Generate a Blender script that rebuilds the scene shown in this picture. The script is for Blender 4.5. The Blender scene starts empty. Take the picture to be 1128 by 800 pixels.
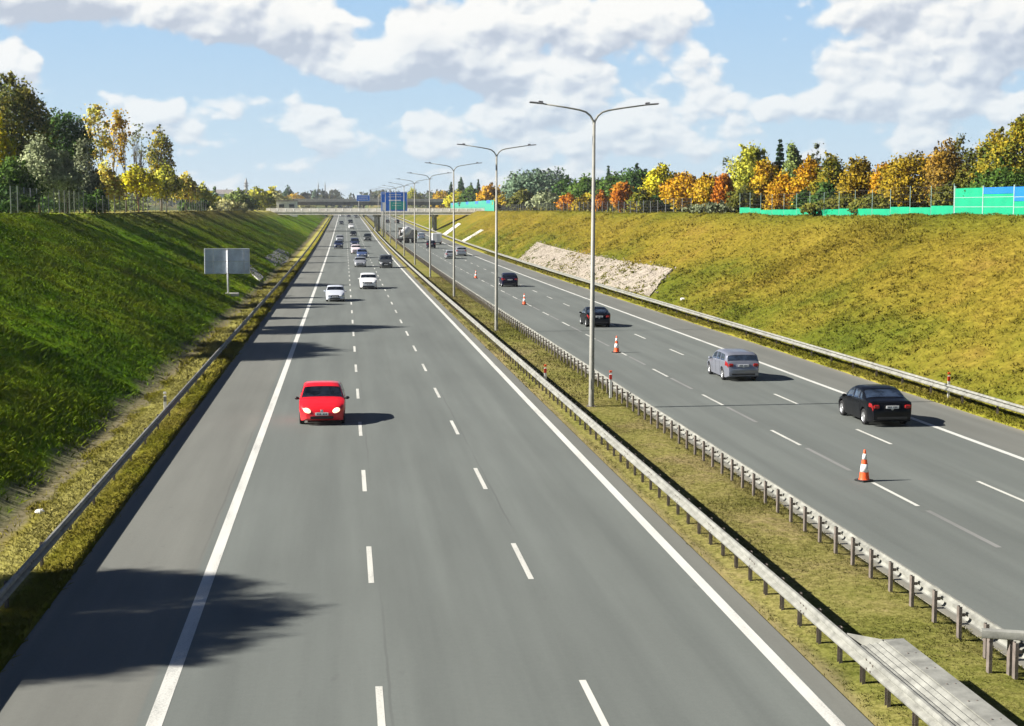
import bpy, math, random
import numpy as np
from mathutils import Vector, Matrix

R = math.radians
random.seed(7)
rng = np.random.default_rng(11)
scene = bpy.context.scene
COL = scene.collection

# ------------------------------------------------------------------ camera
F, H = 1745.0, 8.57
PHI, TH = R(5.532), R(6.008)
cam_d = bpy.data.cameras.new("camera")
cam = bpy.data.objects.new("camera", cam_d)
COL.objects.link(cam)
cam.location = (0, 0, H)
cam.rotation_euler = (R(90) - PHI, 0, -TH)
cam_d.sensor_fit = 'HORIZONTAL'
cam_d.sensor_width = 36.0
cam_d.lens = 36.0 * F / 1128.0
cam_d.clip_start = 0.3
cam_d.clip_end = 20000
scene.camera = cam


def ray(x, y):
    u, up, fw = x - 564.0, 400.0 - y, F
    f2 = fw * math.cos(PHI) + up * math.sin(PHI)
    z = -fw * math.sin(PHI) + up * math.cos(PHI)
    return Vector((u * math.cos(TH) + f2 * math.sin(TH), -u * math.sin(TH) + f2 * math.cos(TH), z))


def zr(Y):
    g = .0085
    if Y < 150:
        return 0.0
    z = g * (Y - 150) ** 2 / 600 if Y < 450 else g * 150 + g * (Y - 450)
    return min(z, 6.6)


def at_X(x, y, X):
    d = ray(x, y)
    s = X / d.x
    return Vector((X, d.y * s, H + d.z * s))


def at_Y(x, y, Y):
    d = ray(x, y)
    s = Y / d.y
    return Vector((d.x * s, Y, H + d.z * s))


def on_ground(x, y, lift=0.0):
    d = ray(x, y)
    d = d / d.y
    Y = 10.0
    while Y < 1500:
        if H + d.z * Y <= gz(d.x * Y, Y) + lift:
            return Vector((d.x * Y, Y, gz(d.x * Y, Y)))
        Y += .25
    return None


TOP = 8.1
LTOE, RTOE = -9.4, 27.9


def hash2(i, j):
    v = math.sin(i * 127.1 + j * 311.7) * 43758.5453
    return v - math.floor(v)


def vnoise(x, y):
    i, j = math.floor(x), math.floor(y)
    a, b = x - i, y - j
    a, b = a * a * (3 - 2 * a), b * b * (3 - 2 * b)
    return ((hash2(i, j) * (1 - a) + hash2(i + 1, j) * a) * (1 - b)
            + (hash2(i, j + 1) * (1 - a) + hash2(i + 1, j + 1) * a) * b)


def sm(a, b, x):
    t = max(0., min(1., (x - a) / (b - a)))
    return t * t * (3 - 2 * t)


def gz(X, Y):
    zb = zr(Y)
    if X < LTOE:
        z = zb + (LTOE - X) * .47
        w = sm(0, 3, LTOE - X)
        z = min(z, TOP)
    elif X > RTOE:
        z = zb + (X - RTOE) * .5
        w = sm(0, 3, X - RTOE)
        z = min(z, TOP)
    else:
        z, w = zb, 0
        if -6.5 < X < 8.75 or 12.57 < X < 26.25:
            return z - .09
        z += .03
        if 9.2 < X < 12.2:
            z += .05
    if w > 0:
        n = (vnoise(X * .35, Y * .18) - .5) * .24 + (vnoise(X * .9 + 9, Y * .6) - .5) * .16
        n += (vnoise(X * .05 + 3, Y * .02) - .5) * .3
        z += n * w * (1 if Y < 500 else .5)
    if Y > 900:
        far = sm(1100, 2500, Y)
        z += far * (11 + 11 * vnoise(X * .0011 + 4, Y * .0009)) + sm(2600, 4200, Y) * 16 * vnoise(X * .0007, 7)
    return z


# ------------------------------------------------------------------ helpers
class MB:
    def __init__(s):
        s.v, s.f, s.m = [], [], []

    def add(s, vs, fs, mi=0, mat=None):
        o = len(s.v)
        if mat is not None:
            vs = [mat @ Vector(p) for p in vs]
        s.v += [tuple(p) for p in vs]
        s.f += [tuple(i + o for i in f) for f in fs]
        s.m += [mi] * len(fs)

    def box(s, c, d, mi=0, rot=None, bev=0.0):
        hx, hy, hz = d[0] / 2, d[1] / 2, d[2] / 2
        M = Matrix.Translation(c)
        if rot is not None:
            M = M @ rot.to_4x4()
        if bev <= 0:
            vs = [(x, y, z) for z in (-hz, hz) for y in (-hy, hy) for x in (-hx, hx)]
            fs = [(0, 2, 3, 1), (4, 5, 7, 6), (0, 1, 5, 4), (2, 6, 7, 3), (0, 4, 6, 2), (1, 3, 7, 5)]
            s.add(vs, fs, mi, M)
            return
        b = min(bev, hx * .9, hy * .9, hz * .9)
        rings = []
        for z, k in ((-hz, b), (-hz + b, 0), (hz - b, 0), (hz, b)):
            x, y = hx - k, hy - k
            c2 = b * .6
            rings.append([(x - c2, -y, z), (x, -y + c2, z), (x, y - c2, z), (x - c2, y, z),
                          (-x + c2, y, z), (-x, y - c2, z), (-x, -y + c2, z), (-x + c2, -y, z)])
        vs = [p for r in rings for p in r]
        fs = []
        for k in range(3):
            for i in range(8):
                j = (i + 1) % 8
                fs.append((k * 8 + i, k * 8 + j, (k + 1) * 8 + j, (k + 1) * 8 + i))
        fs.append(tuple(range(7, -1, -1)))
        fs.append(tuple(range(24, 32)))
        s.add(vs, fs, mi, M)

    def tube(s, pts, rad, n=8, mi=0, cap=True):
        pts = [Vector(p) for p in pts]
        if not hasattr(rad, '__len__'):
            rad = [rad] * len(pts)
        vs, fs = [], []
        up = None
        for i, p in enumerate(pts):
            t = (pts[min(i + 1, len(pts) - 1)] - pts[max(i - 1, 0)]).normalized()
            if up is None:
                up = Vector((0, 0, 1)) if abs(t.z) < .9 else Vector((1, 0, 0))
            a = t.cross(up).normalized()
            b = a.cross(t).normalized()
            up = b
            for k in range(n):
                th = 2 * math.pi * k / n
                vs.append(p + (a * math.cos(th) + b * math.sin(th)) * rad[i])
        for i in range(len(pts) - 1):
            for k in range(n):
                k2 = (k + 1) % n
                fs.append((i * n + k, i * n + k2, (i + 1) * n + k2, (i + 1) * n + k))
        if cap:
            fs.append(tuple(range(n - 1, -1, -1)))
            fs.append(tuple(range((len(pts) - 1) * n, len(pts) * n)))
        s.add(vs, fs, mi)

    def lathe(s, prof, n=20, mi=0, M=None):
        vs, fs = [], []
        for r, z in prof:
            for k in range(n):
                a = 2 * math.pi * k / n
                vs.append((r * math.cos(a), r * math.sin(a), z))
        for i in range(len(prof) - 1):
            for k in range(n):
                k2 = (k + 1) % n
                fs.append((i * n + k, i * n + k2, (i + 1) * n + k2, (i + 1) * n + k))
        s.add(vs, fs, mi, M)

    def ball(s, c, r, n=12, m=8, mi=0, rot=None):
        vs, fs = [], []
        for i in range(m + 1):
            a = math.pi * i / m
            for k in range(n):
                b = 2 * math.pi * k / n
                vs.append((r[0] * math.sin(a) * math.cos(b), r[1] * math.sin(a) * math.sin(b), r[2] * math.cos(a)))
        for i in range(m):
            for k in range(n):
                k2 = (k + 1) % n
                fs.append((i * n + k, (i + 1) * n + k, (i + 1) * n + k2, i * n + k2))
        M = Matrix.Translation(c)
        if rot is not None:
            M = M @ rot.to_4x4()
        s.add(vs, fs, mi, M)

    def build(s, name, mats, parent=None, smooth=False):
        me = bpy.data.meshes.new(name)
        me.from_pydata(s.v, [], s.f)
        if not isinstance(mats, (list, tuple)):
            mats = [mats]
        for m in mats:
            me.materials.append(m)
        if len(mats) > 1:
            me.polygons.foreach_set('material_index', s.m)
        if smooth:
            me.polygons.foreach_set('use_smooth', [True] * len(me.polygons))
        me.update()
        o = bpy.data.objects.new(name, me)
        COL.objects.link(o)
        if parent is not None:
            o.parent = parent
        return o


def empty(name, label, cat, loc, rz=0.0, group=None):
    o = bpy.data.objects.new(name, None)
    COL.objects.link(o)
    o.location = loc
    o.rotation_euler = (0, 0, rz)
    o.empty_display_size = .3
    o['label'] = label
    o['category'] = cat
    if group:
        o['group'] = group
    return o


def tag(o, label, cat, group=None):
    o['label'] = label
    o['category'] = cat
    if group:
        o['group'] = group
    return o


def struct(o, kind='structure'):
    o['kind'] = kind
    return o


def np_mesh(name, verts, faces_n, nverts_per, mat, parent=None, smooth=False):
    """verts (N,3); faces are consecutive groups of nverts_per vertices"""
    me = bpy.data.meshes.new(name)
    n = len(verts)
    me.vertices.add(n)
    me.vertices.foreach_set('co', np.asarray(verts, dtype=np.float32).ravel())
    nf = n // nverts_per
    me.loops.add(n)
    me.loops.foreach_set('vertex_index', np.arange(n, dtype=np.int32))
    me.polygons.add(nf)
    me.polygons.foreach_set('loop_start', np.arange(0, n, nverts_per, dtype=np.int32))
    if smooth:
        me.polygons.foreach_set('use_smooth', np.ones(nf, dtype=bool))
    me.materials.append(mat)
    me.update(calc_edges=True)
    o = bpy.data.objects.new(name, me)
    COL.objects.link(o)
    if parent is not None:
        o.parent = parent
    return o


# ------------------------------------------------------------------ materials
class NT:
    def __init__(s, tree):
        s.t = tree

    def n(s, typ, **kw):
        nd = s.t.nodes.new(typ)
        for k, v in kw.items():
            if k.startswith('i_'):
                key = k[2:]
                nd.inputs[int(key) if key.isdigit() else key.replace('_', ' ')].default_value = v
            else:
                setattr(nd, k, v)
        return nd

    def l(s, a, b):
        s.t.links.new(a, b)

    def math(s, op, a, b=None, c=None, clamp=False):
        nd = s.t.nodes.new('ShaderNodeMath')
        nd.operation = op
        nd.use_clamp = clamp
        for i, v in enumerate((a, b, c)):
            if v is None:
                continue
            if isinstance(v, (int, float)):
                nd.inputs[i].default_value = v
            else:
                s.l(v, nd.inputs[i])
        return nd.outputs[0]

    def mix(s, fac, a, b, blend='MIX'):
        nd = s.t.nodes.new('ShaderNodeMix')
        nd.data_type = 'RGBA'
        nd.blend_type = blend
        for key, v in ((0, fac), (6, a), (7, b)):
            if isinstance(v, (int, float)):
                nd.inputs[key].default_value = v
            elif isinstance(v, tuple):
                nd.inputs[key].default_value = (*v[:3], 1)
            else:
                s.l(v, nd.inputs[key])
        return nd.outputs[2]

    def ramp(s, fac, stops, interp='LINEAR'):
        nd = s.t.nodes.new('ShaderNodeValToRGB')
        cr = nd.color_ramp
        cr.interpolation = interp
        while len(cr.elements) < len(stops):
            cr.elements.new(.5)
        for e, (p, c) in zip(cr.elements, stops):
            e.position = p
            e.color = (*c[:3], 1) if isinstance(c, tuple) else (c, c, c, 1)
        s.l(fac, nd.inputs[0])
        return nd.outputs[0]

    def sstep(s, a, b, v):
        nd = s.t.nodes.new('ShaderNodeMapRange')
        nd.interpolation_type = 'SMOOTHSTEP'
        nd.inputs[1].default_value = a
        nd.inputs[2].default_value = b
        s.l(v, nd.inputs[0])
        return nd.outputs[0]

    def noise(s, vec, scale, detail=4, rough=.55, dist=0):
        nd = s.t.nodes.new('ShaderNodeTexNoise')
        nd.inputs['Scale'].default_value = scale
        nd.inputs['Detail'].default_value = detail
        nd.inputs['Roughness'].default_value = rough
        nd.inputs['Distortion'].default_value = dist
        s.l(vec, nd.inputs['Vector'])
        return nd.outputs[0]

    def vmul(s, vec, k):
        nd = s.t.nodes.new('ShaderNodeVectorMath')
        nd.operation = 'MULTIPLY'
        s.l(vec, nd.inputs[0])
        nd.inputs[1].default_value = k
        return nd.outputs[0]


def new_mat(name):
    m = bpy.data.materials.new(name)
    m.use_nodes = True
    t = m.node_tree
    b = t.nodes['Principled BSDF']
    return m, NT(t), b


def simple(name, col, rough=.6, metal=0., spec=.5, nscale=6., namt=.25, bump=0., coat=0.):
    """principled with a little procedural unevenness in colour and gloss"""
    m, g, b = new_mat(name)
    tc = g.n('ShaderNodeTexCoord').outputs['Object']
    nz = g.noise(tc, nscale, 5, .6)
    dark = tuple(c * (1 - namt) for c in col)
    light = tuple(min(1, c * (1 + namt)) for c in col)
    g.l(g.ramp(nz, [(.3, dark), (.7, light)]), b.inputs['Base Color'])
    g.l(g.math('MULTIPLY_ADD', nz, .25, rough - .12, clamp=True), b.inputs['Roughness'])
    b.inputs['Metallic'].default_value = metal
    b.inputs['Specular IOR Level'].default_value = spec
    b.inputs['Coat Weight'].default_value = coat
    b.inputs['Coat Roughness'].default_value = .06
    if bump:
        bp = g.n('ShaderNodeBump')
        bp.inputs['Strength'].default_value = bump
        bp.inputs['Distance'].default_value = .02
        g.l(g.noise(tc, nscale * 6, 4), bp.inputs['Height'])
        g.l(bp.outputs[0], b.inputs['Normal'])
    return m


def emit(name, col, strength):
    m, g, b = new_mat(name)
    b.inputs['Base Color'].default_value = (*col, 1)
    b.inputs['Emission Color'].default_value = (*col, 1)
    b.inputs['Emission Strength'].default_value = strength
    return m


# asphalt ---------------------------------------------------------------
def asphalt(name, left):
    m, g, b = new_mat(name)
    pos = g.n('ShaderNodeNewGeometry').outputs['Position']
    sep = g.n('ShaderNodeSeparateXYZ')
    g.l(pos, sep.inputs[0])
    X, Y = sep.outputs[0], sep.outputs[1]
    longv = g.vmul(pos, (1.1, .035, 1))
    streak = g.noise(longv, 1.0, 5, .6)
    patch = g.noise(g.vmul(pos, (.25, .06, 1)), 1.0, 4, .55)
    grain = g.noise(pos, 26, 3, .8)
    grain2 = g.noise(pos, 7, 4, .7)
    lane = (.128, .141, .131)
    should = (.142, .146, .131)
    if left:
        fac = g.math('ADD', g.math('SUBTRACT', 1.0, g.sstep(-3.62, -3.5, X)), g.sstep(8.22, 8.3, X), clamp=True)
        tracks = [-2.15, -.55, 1.6, 3.2, 5.4, 7.0]
    else:
        fac = g.math('ADD', g.math('SUBTRACT', 1.0, g.sstep(12.9, 13.1, X)), g.sstep(23.35, 23.5, X), clamp=True)
        tracks = [14.0, 15.6, 17.4, 19.0, 20.8, 22.4]
    col = g.mix(fac, lane, should)
    # worn wheel tracks: polished, a little paler
    tr = None
    for t in tracks:
        d = g.math('ABSOLUTE', g.math('SUBTRACT', X, t))
        k = g.math('SUBTRACT', 1.0, g.sstep(.1, .55, d))
        tr = k if tr is None else g.math('ADD', tr, k)
    tr = g.math('MULTIPLY', tr, g.math('MULTIPLY_ADD', patch, .5, .05))
    col = g.mix(g.math('MULTIPLY', tr, .62), col, (.088, .098, .093))
    val = g.math('MULTIPLY_ADD', streak, .55, .71)
    val = g.math('MULTIPLY', val, g.math('MULTIPLY_ADD', patch, .5, .74))
    val = g.math('MULTIPLY', val, g.math('MULTIPLY_ADD', grain, .34, .83))
    val = g.math('MULTIPLY', val, g.math('MULTIPLY_ADD', grain2, .2, .9))
    comb = g.n('ShaderNodeCombineColor')
    for i in range(3):
        g.l(val, comb.inputs[i])
    col = g.mix(1.0, col, comb.outputs[0], 'MULTIPLY')
    spots = g.math('MULTIPLY', g.sstep(.64, .74, g.noise(g.vmul(pos, (2.6, 1.1, 1)), 1.0, 3, .6)), g.sstep(.45, .6, g.noise(g.vmul(pos, (.2, .06, 1)), 1.0, 2)))
    col = g.mix(g.math('MULTIPLY', spots, .35), col, (.085, .088, .085))
    # construction joints and sealed cracks
    wob = g.math('MULTIPLY_ADD', g.noise(g.vmul(pos, (0, .35, 0)), 1.0, 4), .12, -.06)
    Xw = g.math('ADD', X, wob)
    seams = [-3.62, .72, 4.42] if left else [16.75, 20.1, 23.55]
    sf = None
    for q in seams:
        d = g.math('ABSOLUTE', g.math('SUBTRACT', Xw, q))
        k = g.math('SUBTRACT', 1.0, g.sstep(.012, .04, d))
        sf = k if sf is None else g.math('MAXIMUM', sf, k)
    gate = g.sstep(.47, .6, g.noise(g.vmul(pos, (.3, .05, 0)), 1.0, 3))
    col = g.mix(g.math('MULTIPLY', g.math('MULTIPLY', sf, gate), .3), col, (.06, .06, .058))
    # dusty paved edge
    if left:
        e = g.math('SUBTRACT', 1.0, g.sstep(-6.5, -6.15, X))
    else:
        e = g.math('SUBTRACT', 1.0, g.sstep(12.5, 13.2, X))
        e = g.math('MAXIMUM', e, g.sstep(25.6, 26.25, X))
    col = g.mix(g.math('MULTIPLY', e, g.math('MULTIPLY_ADD', grain2, .5, .35)), col, (.26, .24, .19))
    g.l(col, b.inputs['Base Color'])
    b.inputs['Roughness'].default_value = .82
    b.inputs['Specular IOR Level'].default_value = .35
    bp = g.n('ShaderNodeBump')
    bp.inputs['Strength'].default_value = .35
    bp.inputs['Distance'].default_value = .01
    g.l(grain, bp.inputs['Height'])
    g.l(bp.outputs[0], b.inputs['Normal'])
    return m


def paint_line(name, col, wear, body=(.15, .153, .145)):
    m, g, b = new_mat(name)
    pos = g.n('ShaderNodeNewGeometry').outputs['Position']
    n1 = g.noise(pos, 22, 4, .8)
    n2 = g.noise(g.vmul(pos, (2, .25, 1)), 1.0, 4, .6)
    w = g.math('MULTIPLY_ADD', n2, .5, g.math('MULTIPLY', n1, .7))
    w = g.sstep(wear, wear + .3, w)
    col2 = tuple(c * .8 for c in col)
    c = g.mix(n2, col, col2)
    g.l(g.mix(w, c, body), b.inputs['Base Color'])
    b.inputs['Roughness'].default_value = .7
    return m


# vegetation ------------------------------------------------------------
def leaf_mat(name, cols, trans=.25, pscale=.55, patch=.5):
    """foliage: colour per leaf at random, plus patches through the crown"""
    m, g, b = new_mat(name)
    geo = g.n('ShaderNodeNewGeometry')
    tc = g.n('ShaderNodeTexCoord').outputs['Object']
    rnd = geo.outputs['Random Per Island']
    nz = g.sstep(.3, .7, g.noise(tc, pscale, 3, .5))
    fac = g.math('MULTIPLY_ADD', nz, patch, g.math('MULTIPLY', rnd, 1 - patch))
    k = len(cols)
    stops = [(.06 + .88 * i / (k - 1), c) for i, c in enumerate(cols)]
    col = g.ramp(fac, stops)
    g.l(col, b.inputs['Base Color'])
    b.inputs['Roughness'].default_value = .6
    b.inputs['Specular IOR Level'].default_value = .15
    gen = g.n('ShaderNodeTexCoord').outputs['Generated']
    o_ = g.n('ShaderNodeVectorMath', operation='SUBTRACT')
    g.l(gen, o_.inputs[0])
    o_.inputs[1].default_value = (.5, .5, .12)
    vt = g.n('ShaderNodeVectorTransform', vector_type='VECTOR', convert_from='OBJECT', convert_to='WORLD')
    g.l(o_.outputs[0], vt.inputs[0])
    nb = bent_normal(g, vt.outputs[0], rnd, .75)
    g.l(nb, b.inputs['Normal'])
    tr = g.n('ShaderNodeBsdfTranslucent')
    g.l(col, tr.inputs[0])
    g.l(nb, tr.inputs['Normal'])
    mx = g.n('ShaderNodeMixShader')
    mx.inputs[0].default_value = trans
    g.l(b.outputs[0], mx.inputs[1])
    g.l(tr.outputs[0], mx.inputs[2])
    g.l(mx.outputs[0], g.t.nodes['Material Output'].inputs[0])
    return m


def bent_normal(g, base, rnd, jitter):
    """leaves and blades turn their faces outwards: a direction by place plus a random tilt per leaf"""
    wn = g.n('ShaderNodeTexWhiteNoise', noise_dimensions='1D')
    g.l(g.math('MULTIPLY', rnd, 971.3), wn.inputs['W'])
    c = g.n('ShaderNodeVectorMath', operation='SUBTRACT')
    g.l(wn.outputs['Color'], c.inputs[0])
    c.inputs[1].default_value = (.5, .5, .5)
    k = g.n('ShaderNodeVectorMath', operation='SCALE')
    g.l(c.outputs[0], k.inputs[0])
    k.inputs['Scale'].default_value = jitter
    a = g.n('ShaderNodeVectorMath', operation='ADD')
    g.l(base, a.inputs[0])
    g.l(k.outputs[0], a.inputs[1])
    nn = g.n('ShaderNodeVectorMath', operation='NORMALIZE')
    g.l(a.outputs[0], nn.inputs[0])
    return nn.outputs[0]


def land_colour(g, pos):
    """colour of the soil and turf by place (left slope, right slope, median, fields)"""
    sep = g.n('ShaderNodeSeparateXYZ')
    g.l(pos, sep.inputs[0])
    X, Y, Z = sep.outputs
    n_big = g.noise(g.vmul(pos, (.11, .06, .11)), 1.0, 4, .55)
    n_mid = g.noise(g.vmul(pos, (.45, .3, .45)), 1.0, 5, .6)
    n_fine = g.noise(pos, 3.2, 5, .65)
    mixn = g.math('ADD', g.math('MULTIPLY', n_big, .5), g.math('ADD', g.math('MULTIPLY', n_mid, .35), g.math('MULTIPLY', n_fine, .25)))
    leftc = g.ramp(mixn, [(.36, (.085, .19, .010)), (.50, (.165, .31, .015)), (.60, (.25, .35, .02)), (.72, (.28, .30, .022))])
    leftc = g.mix(g.math('MULTIPLY', g.sstep(5.2, 8.2, g.math('MULTIPLY_ADD', g.math('SUBTRACT', n_mid, .5), 4.0, Z)), g.sstep(110, 260, Y)), leftc, (.34, .30, .09))
    tuft = g.ramp(g.noise(g.vmul(pos, (1.6, .9, 1.6)), 1.0, 6, .72), [(.34, .68), (.5, 1.0), (.66, 1.36)])
    leftc = g.mix(1.0, leftc, tuft, 'MULTIPLY')
    dryp = g.math('MULTIPLY', g.sstep(.52, .66, g.noise(g.vmul(pos, (.09, .05, .09)), 1.0, 5, .62)), .55)
    leftc = g.mix(dryp, leftc, (.20, .21, .025))
    # right slope: drier, ochre in the middle, greener at the foot
    hgt = g.math('SUBTRACT', X, 28.0)
    green = g.math('SUBTRACT', 1.0, g.sstep(1.0, 9.0, g.math('MULTIPLY_ADD', g.math('SUBTRACT', n_big, .5), 15.0, hgt)))
    top = g.sstep(12.5, 16.0, g.math('MULTIPLY_ADD', g.math('SUBTRACT', n_mid, .5), 6.0, hgt))
    dry = g.ramp(mixn, [(.34, (.090, .094, .012)), (.48, (.148, .122, .016)), (.60, (.188, .146, .021)), (.74, (.19, .125, .028))])
    rt = g.ramp(g.noise(g.vmul(pos, (2.2, 1.3, 2.2)), 1.0, 6, .74), [(.33, .58), (.5, 1.0), (.66, 1.4)])
    dry = g.mix(1.0, dry, rt, 'MULTIPLY')
    grn = g.ramp(mixn, [(.36, (.042, .070, .010)), (.52, (.088, .108, .013)), (.66, (.150, .142, .020))])
    grn = g.mix(.8, grn, g.mix(1.0, grn, rt, 'MULTIPLY'))
    rightc = g.mix(g.math('MULTIPLY', green, .85), dry, grn)
    rightc = g.mix(g.math('MULTIPLY', top, .6), rightc, grn)
    med = g.ramp(mixn, [(.36, (.12, .135, .030)), (.47, (.20, .20, .052)), (.58, (.27, .24, .085)), (.70, (.31, .24, .13))])
    med = g.mix(g.sstep(.40, .62, g.noise(pos, 7.0, 4, .7)), g.mix(1.0, med, (.62, .64, .55), 'MULTIPLY'), med)
    side = g.ramp(mixn, [(.36, (.11, .135, .016)), (.5, (.20, .195, .022)), (.65, (.27, .23, .045)), (.78, (.30, .22, .10))])
    col = g.mix(g.sstep(-9.6, -9.1, X), leftc, side)
    pale = g.math('MULTIPLY', g.sstep(-8.75, -8.35, X), g.math('SUBTRACT', 1.0, g.sstep(-7.45, -7.25, X)))
    col = g.mix(g.math('MULTIPLY', pale, .75), col, g.ramp(n_fine, [(.3, (.28, .26, .06)), (.7, (.50, .46, .17))]))
    col = g.mix(g.sstep(8.6, 8.9, X), col, med)
    col = g.mix(g.sstep(26.0, 26.2, X), col, side)
    col = g.mix(g.sstep(28.0, 28.8, X), col, rightc)
    return col, X, Y, Z, n_mid, n_fine, mixn


def ground_mat():
    m, g, b = new_mat('turf_and_soil')
    pos = g.n('ShaderNodeNewGeometry').outputs['Position']
    col, X, Y, Z, n_mid, n_fine, mixn = land_colour(g, pos)
    # bare soil along the foot of the left slope
    d = g.math('ABSOLUTE', g.math('ADD', X, 9.35))
    d = g.math('MULTIPLY_ADD', g.math('SUBTRACT', n_mid, .5), 1.6, d)
    soil = g.math('SUBTRACT', 1.0, g.sstep(.35, .9, d))
    scol = g.ramp(n_fine, [(.35, (.10, .085, .055)), (.6, (.19, .165, .12)), (.75, (.28, .25, .2))])
    col = g.mix(g.math('MULTIPLY', soil, .85), col, scol)
    # thin dirt line by the asphalt in the median
    d2 = g.math('SUBTRACT', 1.0, g.sstep(8.72, 9.1, g.math('MULTIPLY_ADD', g.math('SUBTRACT', n_mid, .5), .7, X)))
    d2 = g.math('MULTIPLY', d2, g.sstep(8.0, 8.3, X))
    col = g.mix(g.math('MULTIPLY', d2, .7), col, (.11, .085, .06))
    # far fields
    ff = g.sstep(600, 1000, Y)
    fld = g.ramp(g.noise(g.vmul(pos, (.01, .004, .01)), 1.0, 3), [(.4, (.07, .09, .035)), (.5, (.15, .13, .05)), (.6, (.055, .085, .02))], 'CONSTANT')
    col = g.mix(ff, col, fld)
    g.l(col, b.inputs['Base Color'])
    b.inputs['Roughness'].default_value = 1.0
    b.inputs['Specular IOR Level'].default_value = 0
    bp = g.n('ShaderNodeBump')
    bp.inputs['Strength'].default_value = .5
    bp.inputs['Distance'].default_value = .08
    g.l(n_fine, bp.inputs['Height'])
    g.l(bp.outputs[0], b.inputs['Normal'])
    return m


def blade_mat():
    m, g, b = new_mat('grass_blades')
    geo = g.n('ShaderNodeNewGeometry')
    col, *_ = land_colour(g, geo.outputs['Position'])
    rnd = geo.outputs['Random Per Island']
    val = g.ramp(rnd, [(0, .82), (.6, 1.02), (.93, 1.14), (1, 1.3)])
    col = g.mix(1.0, col, val, 'MULTIPLY')
    straw = g.sstep(.86, .97, rnd)
    col = g.mix(g.math('MULTIPLY', straw, .22), col, (.24, .20, .07))
    g.l(col, b.inputs['Base Color'])
    b.inputs['Roughness'].default_value = .6
    b.inputs['Specular IOR Level'].default_value = 0
    # blades lean with the ground they grow on: left slope faces right, right slope faces left
    px_ = g.n('ShaderNodeSeparateXYZ')
    g.l(geo.outputs['Position'], px_.inputs[0])
    nx = g.math('SUBTRACT', g.math('MULTIPLY', g.math('SUBTRACT', 1.0, g.sstep(-9.8, -9.2, px_.outputs[0])), .46), g.math('MULTIPLY', g.sstep(27.8, 28.6, px_.outputs[0]), .45))
    cv = g.n('ShaderNodeCombineXYZ')
    g.l(nx, cv.inputs[0])
    cv.inputs[2].default_value = .9
    nb = bent_normal(g, cv.outputs[0], rnd, .5)
    g.l(nb, b.inputs['Normal'])
    tr = g.n('ShaderNodeBsdfTranslucent')
    g.l(col, tr.inputs[0])
    g.l(nb, tr.inputs['Normal'])
    mx = g.n('ShaderNodeMixShader')
    mx.inputs[0].default_value = .2
    g.l(b.outputs[0], mx.inputs[1])
    g.l(tr.outputs[0], mx.inputs[2])
    g.l(mx.outputs[0], g.t.nodes['Material Output'].inputs[0])
    return m


M = {}
M['asphalt_l'] = asphalt('asphalt_near_carriageway', True)
M['asphalt_r'] = asphalt('asphalt_far_carriageway', False)
M['line'] = paint_line('road_paint', (.62, .62, .58), .60)
M['dash'] = paint_line('road_paint_dashes', (.60, .60, .55), .56)
M['ghost'] = paint_line('removed_paint', (.235, .235, .225), .5)
M['ground'] = ground_mat()
M['blade'] = blade_mat()
M['galv'] = simple('galvanised_steel', (.228, .230, .208), .65, .0, .3, 2.6, .32, .2)
M['galv_dark'] = simple('weathered_steel_post', (.17, .145, .13), .65, .15, .4, 5, .25, .2)
M['lamp'] = simple('lamp_post_steel', (.27, .265, .235), .55, .1, .4, 3, .15)
M['lamp_head'] = simple('lamp_head_grey', (.18, .18, .19), .5, .2)
M['concrete'] = simple('concrete', (.36, .35, .32), .85, 0, .3, 1.5, .22, .4)
M['concrete_pale'] = simple('pale_concrete', (.56, .53, .47), .8, 0, .3, 1.0, .2, .2)
M['concrete_dark'] = simple('dark_concrete', (.16, .15, .14), .85, 0, .3, 1.0, .3, .2)  # darker mottled grey for the flyover's deck and pillars and the tower platforms
M['bark'] = simple('bark', (.085, .065, .045), .9, 0, .2, 4, .4, .6)
M['bark_grey'] = simple('grey_bark', (.19, .165, .14), .9, 0, .2, 4, .35, .6)
M['bark_red'] = simple('reddish_bark', (.15, .055, .035), .9, 0, .2, 4, .35, .6)
M['sign_back'] = simple('aluminium_sign_back', (.66, .70, .78), .5, .0, .5, .8, .28)
M['sign_frame'] = simple('galvanised_sign_frame', (.62, .64, .66), .5, .1, .5, 3, .15)
M['sign_blue'] = simple('blue_sign_face', (.012, .15, .66), .4, 0, .4, 1, .08)
M['sign_green'] = simple('green_sign_face', (.015, .34, .30), .4, 0, .4, 1, .08)
M['sign_white'] = simple('white_sign_lettering', (.78, .80, .82), .45, 0, .4, 1, .05)
M['barrier_green'] = simple('green_acrylic_panel', (.008, .33, .165), .35, 0, .5, .7, .10)
M['barrier_teal'] = simple('teal_acrylic_panel', (.03, .37, .26), .35, 0, .5, .7, .10)
M['barrier_blue'] = simple('blue_acrylic_panel', (.012, .17, .62), .35, 0, .5, .7, .10)
M['barrier_post'] = simple('pale_barrier_post', (.33, .47, .42), .5, .1, .5, 3, .1)
M['fence_post'] = simple('pale_fence_post', (.30, .31, .30), .55, .1, .4, 3, .15)
M['fence_wire'] = simple('fence_wire', (.16, .17, .17), .5, .3, .4, 3, .15)
M['orange'] = simple('cone_orange', (.82, .10, .022), .5, 0, .4, 8, .12)
M['white_band'] = simple('reflective_white', (.80, .80, .78), .4, 0, .5, 8, .08)
M['red'] = simple('reflector_red', (.62, .035, .02), .35, 0, .5, 8, .1)
M['rubber'] = simple('black_rubber', (.018, .018, .019), .8, 0, .3, 8, .25)
M['plastic'] = simple('black_plastic', (.022, .022, .024), .5, 0, .4, 8, .2)
M['rim'] = simple('alloy_rim', (.50, .51, .53), .35, .7, .5, 8, .12)
M['plate'] = simple('number_plate_white', (.75, .76, .76), .4, 0, .4, 8, .05)
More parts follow.
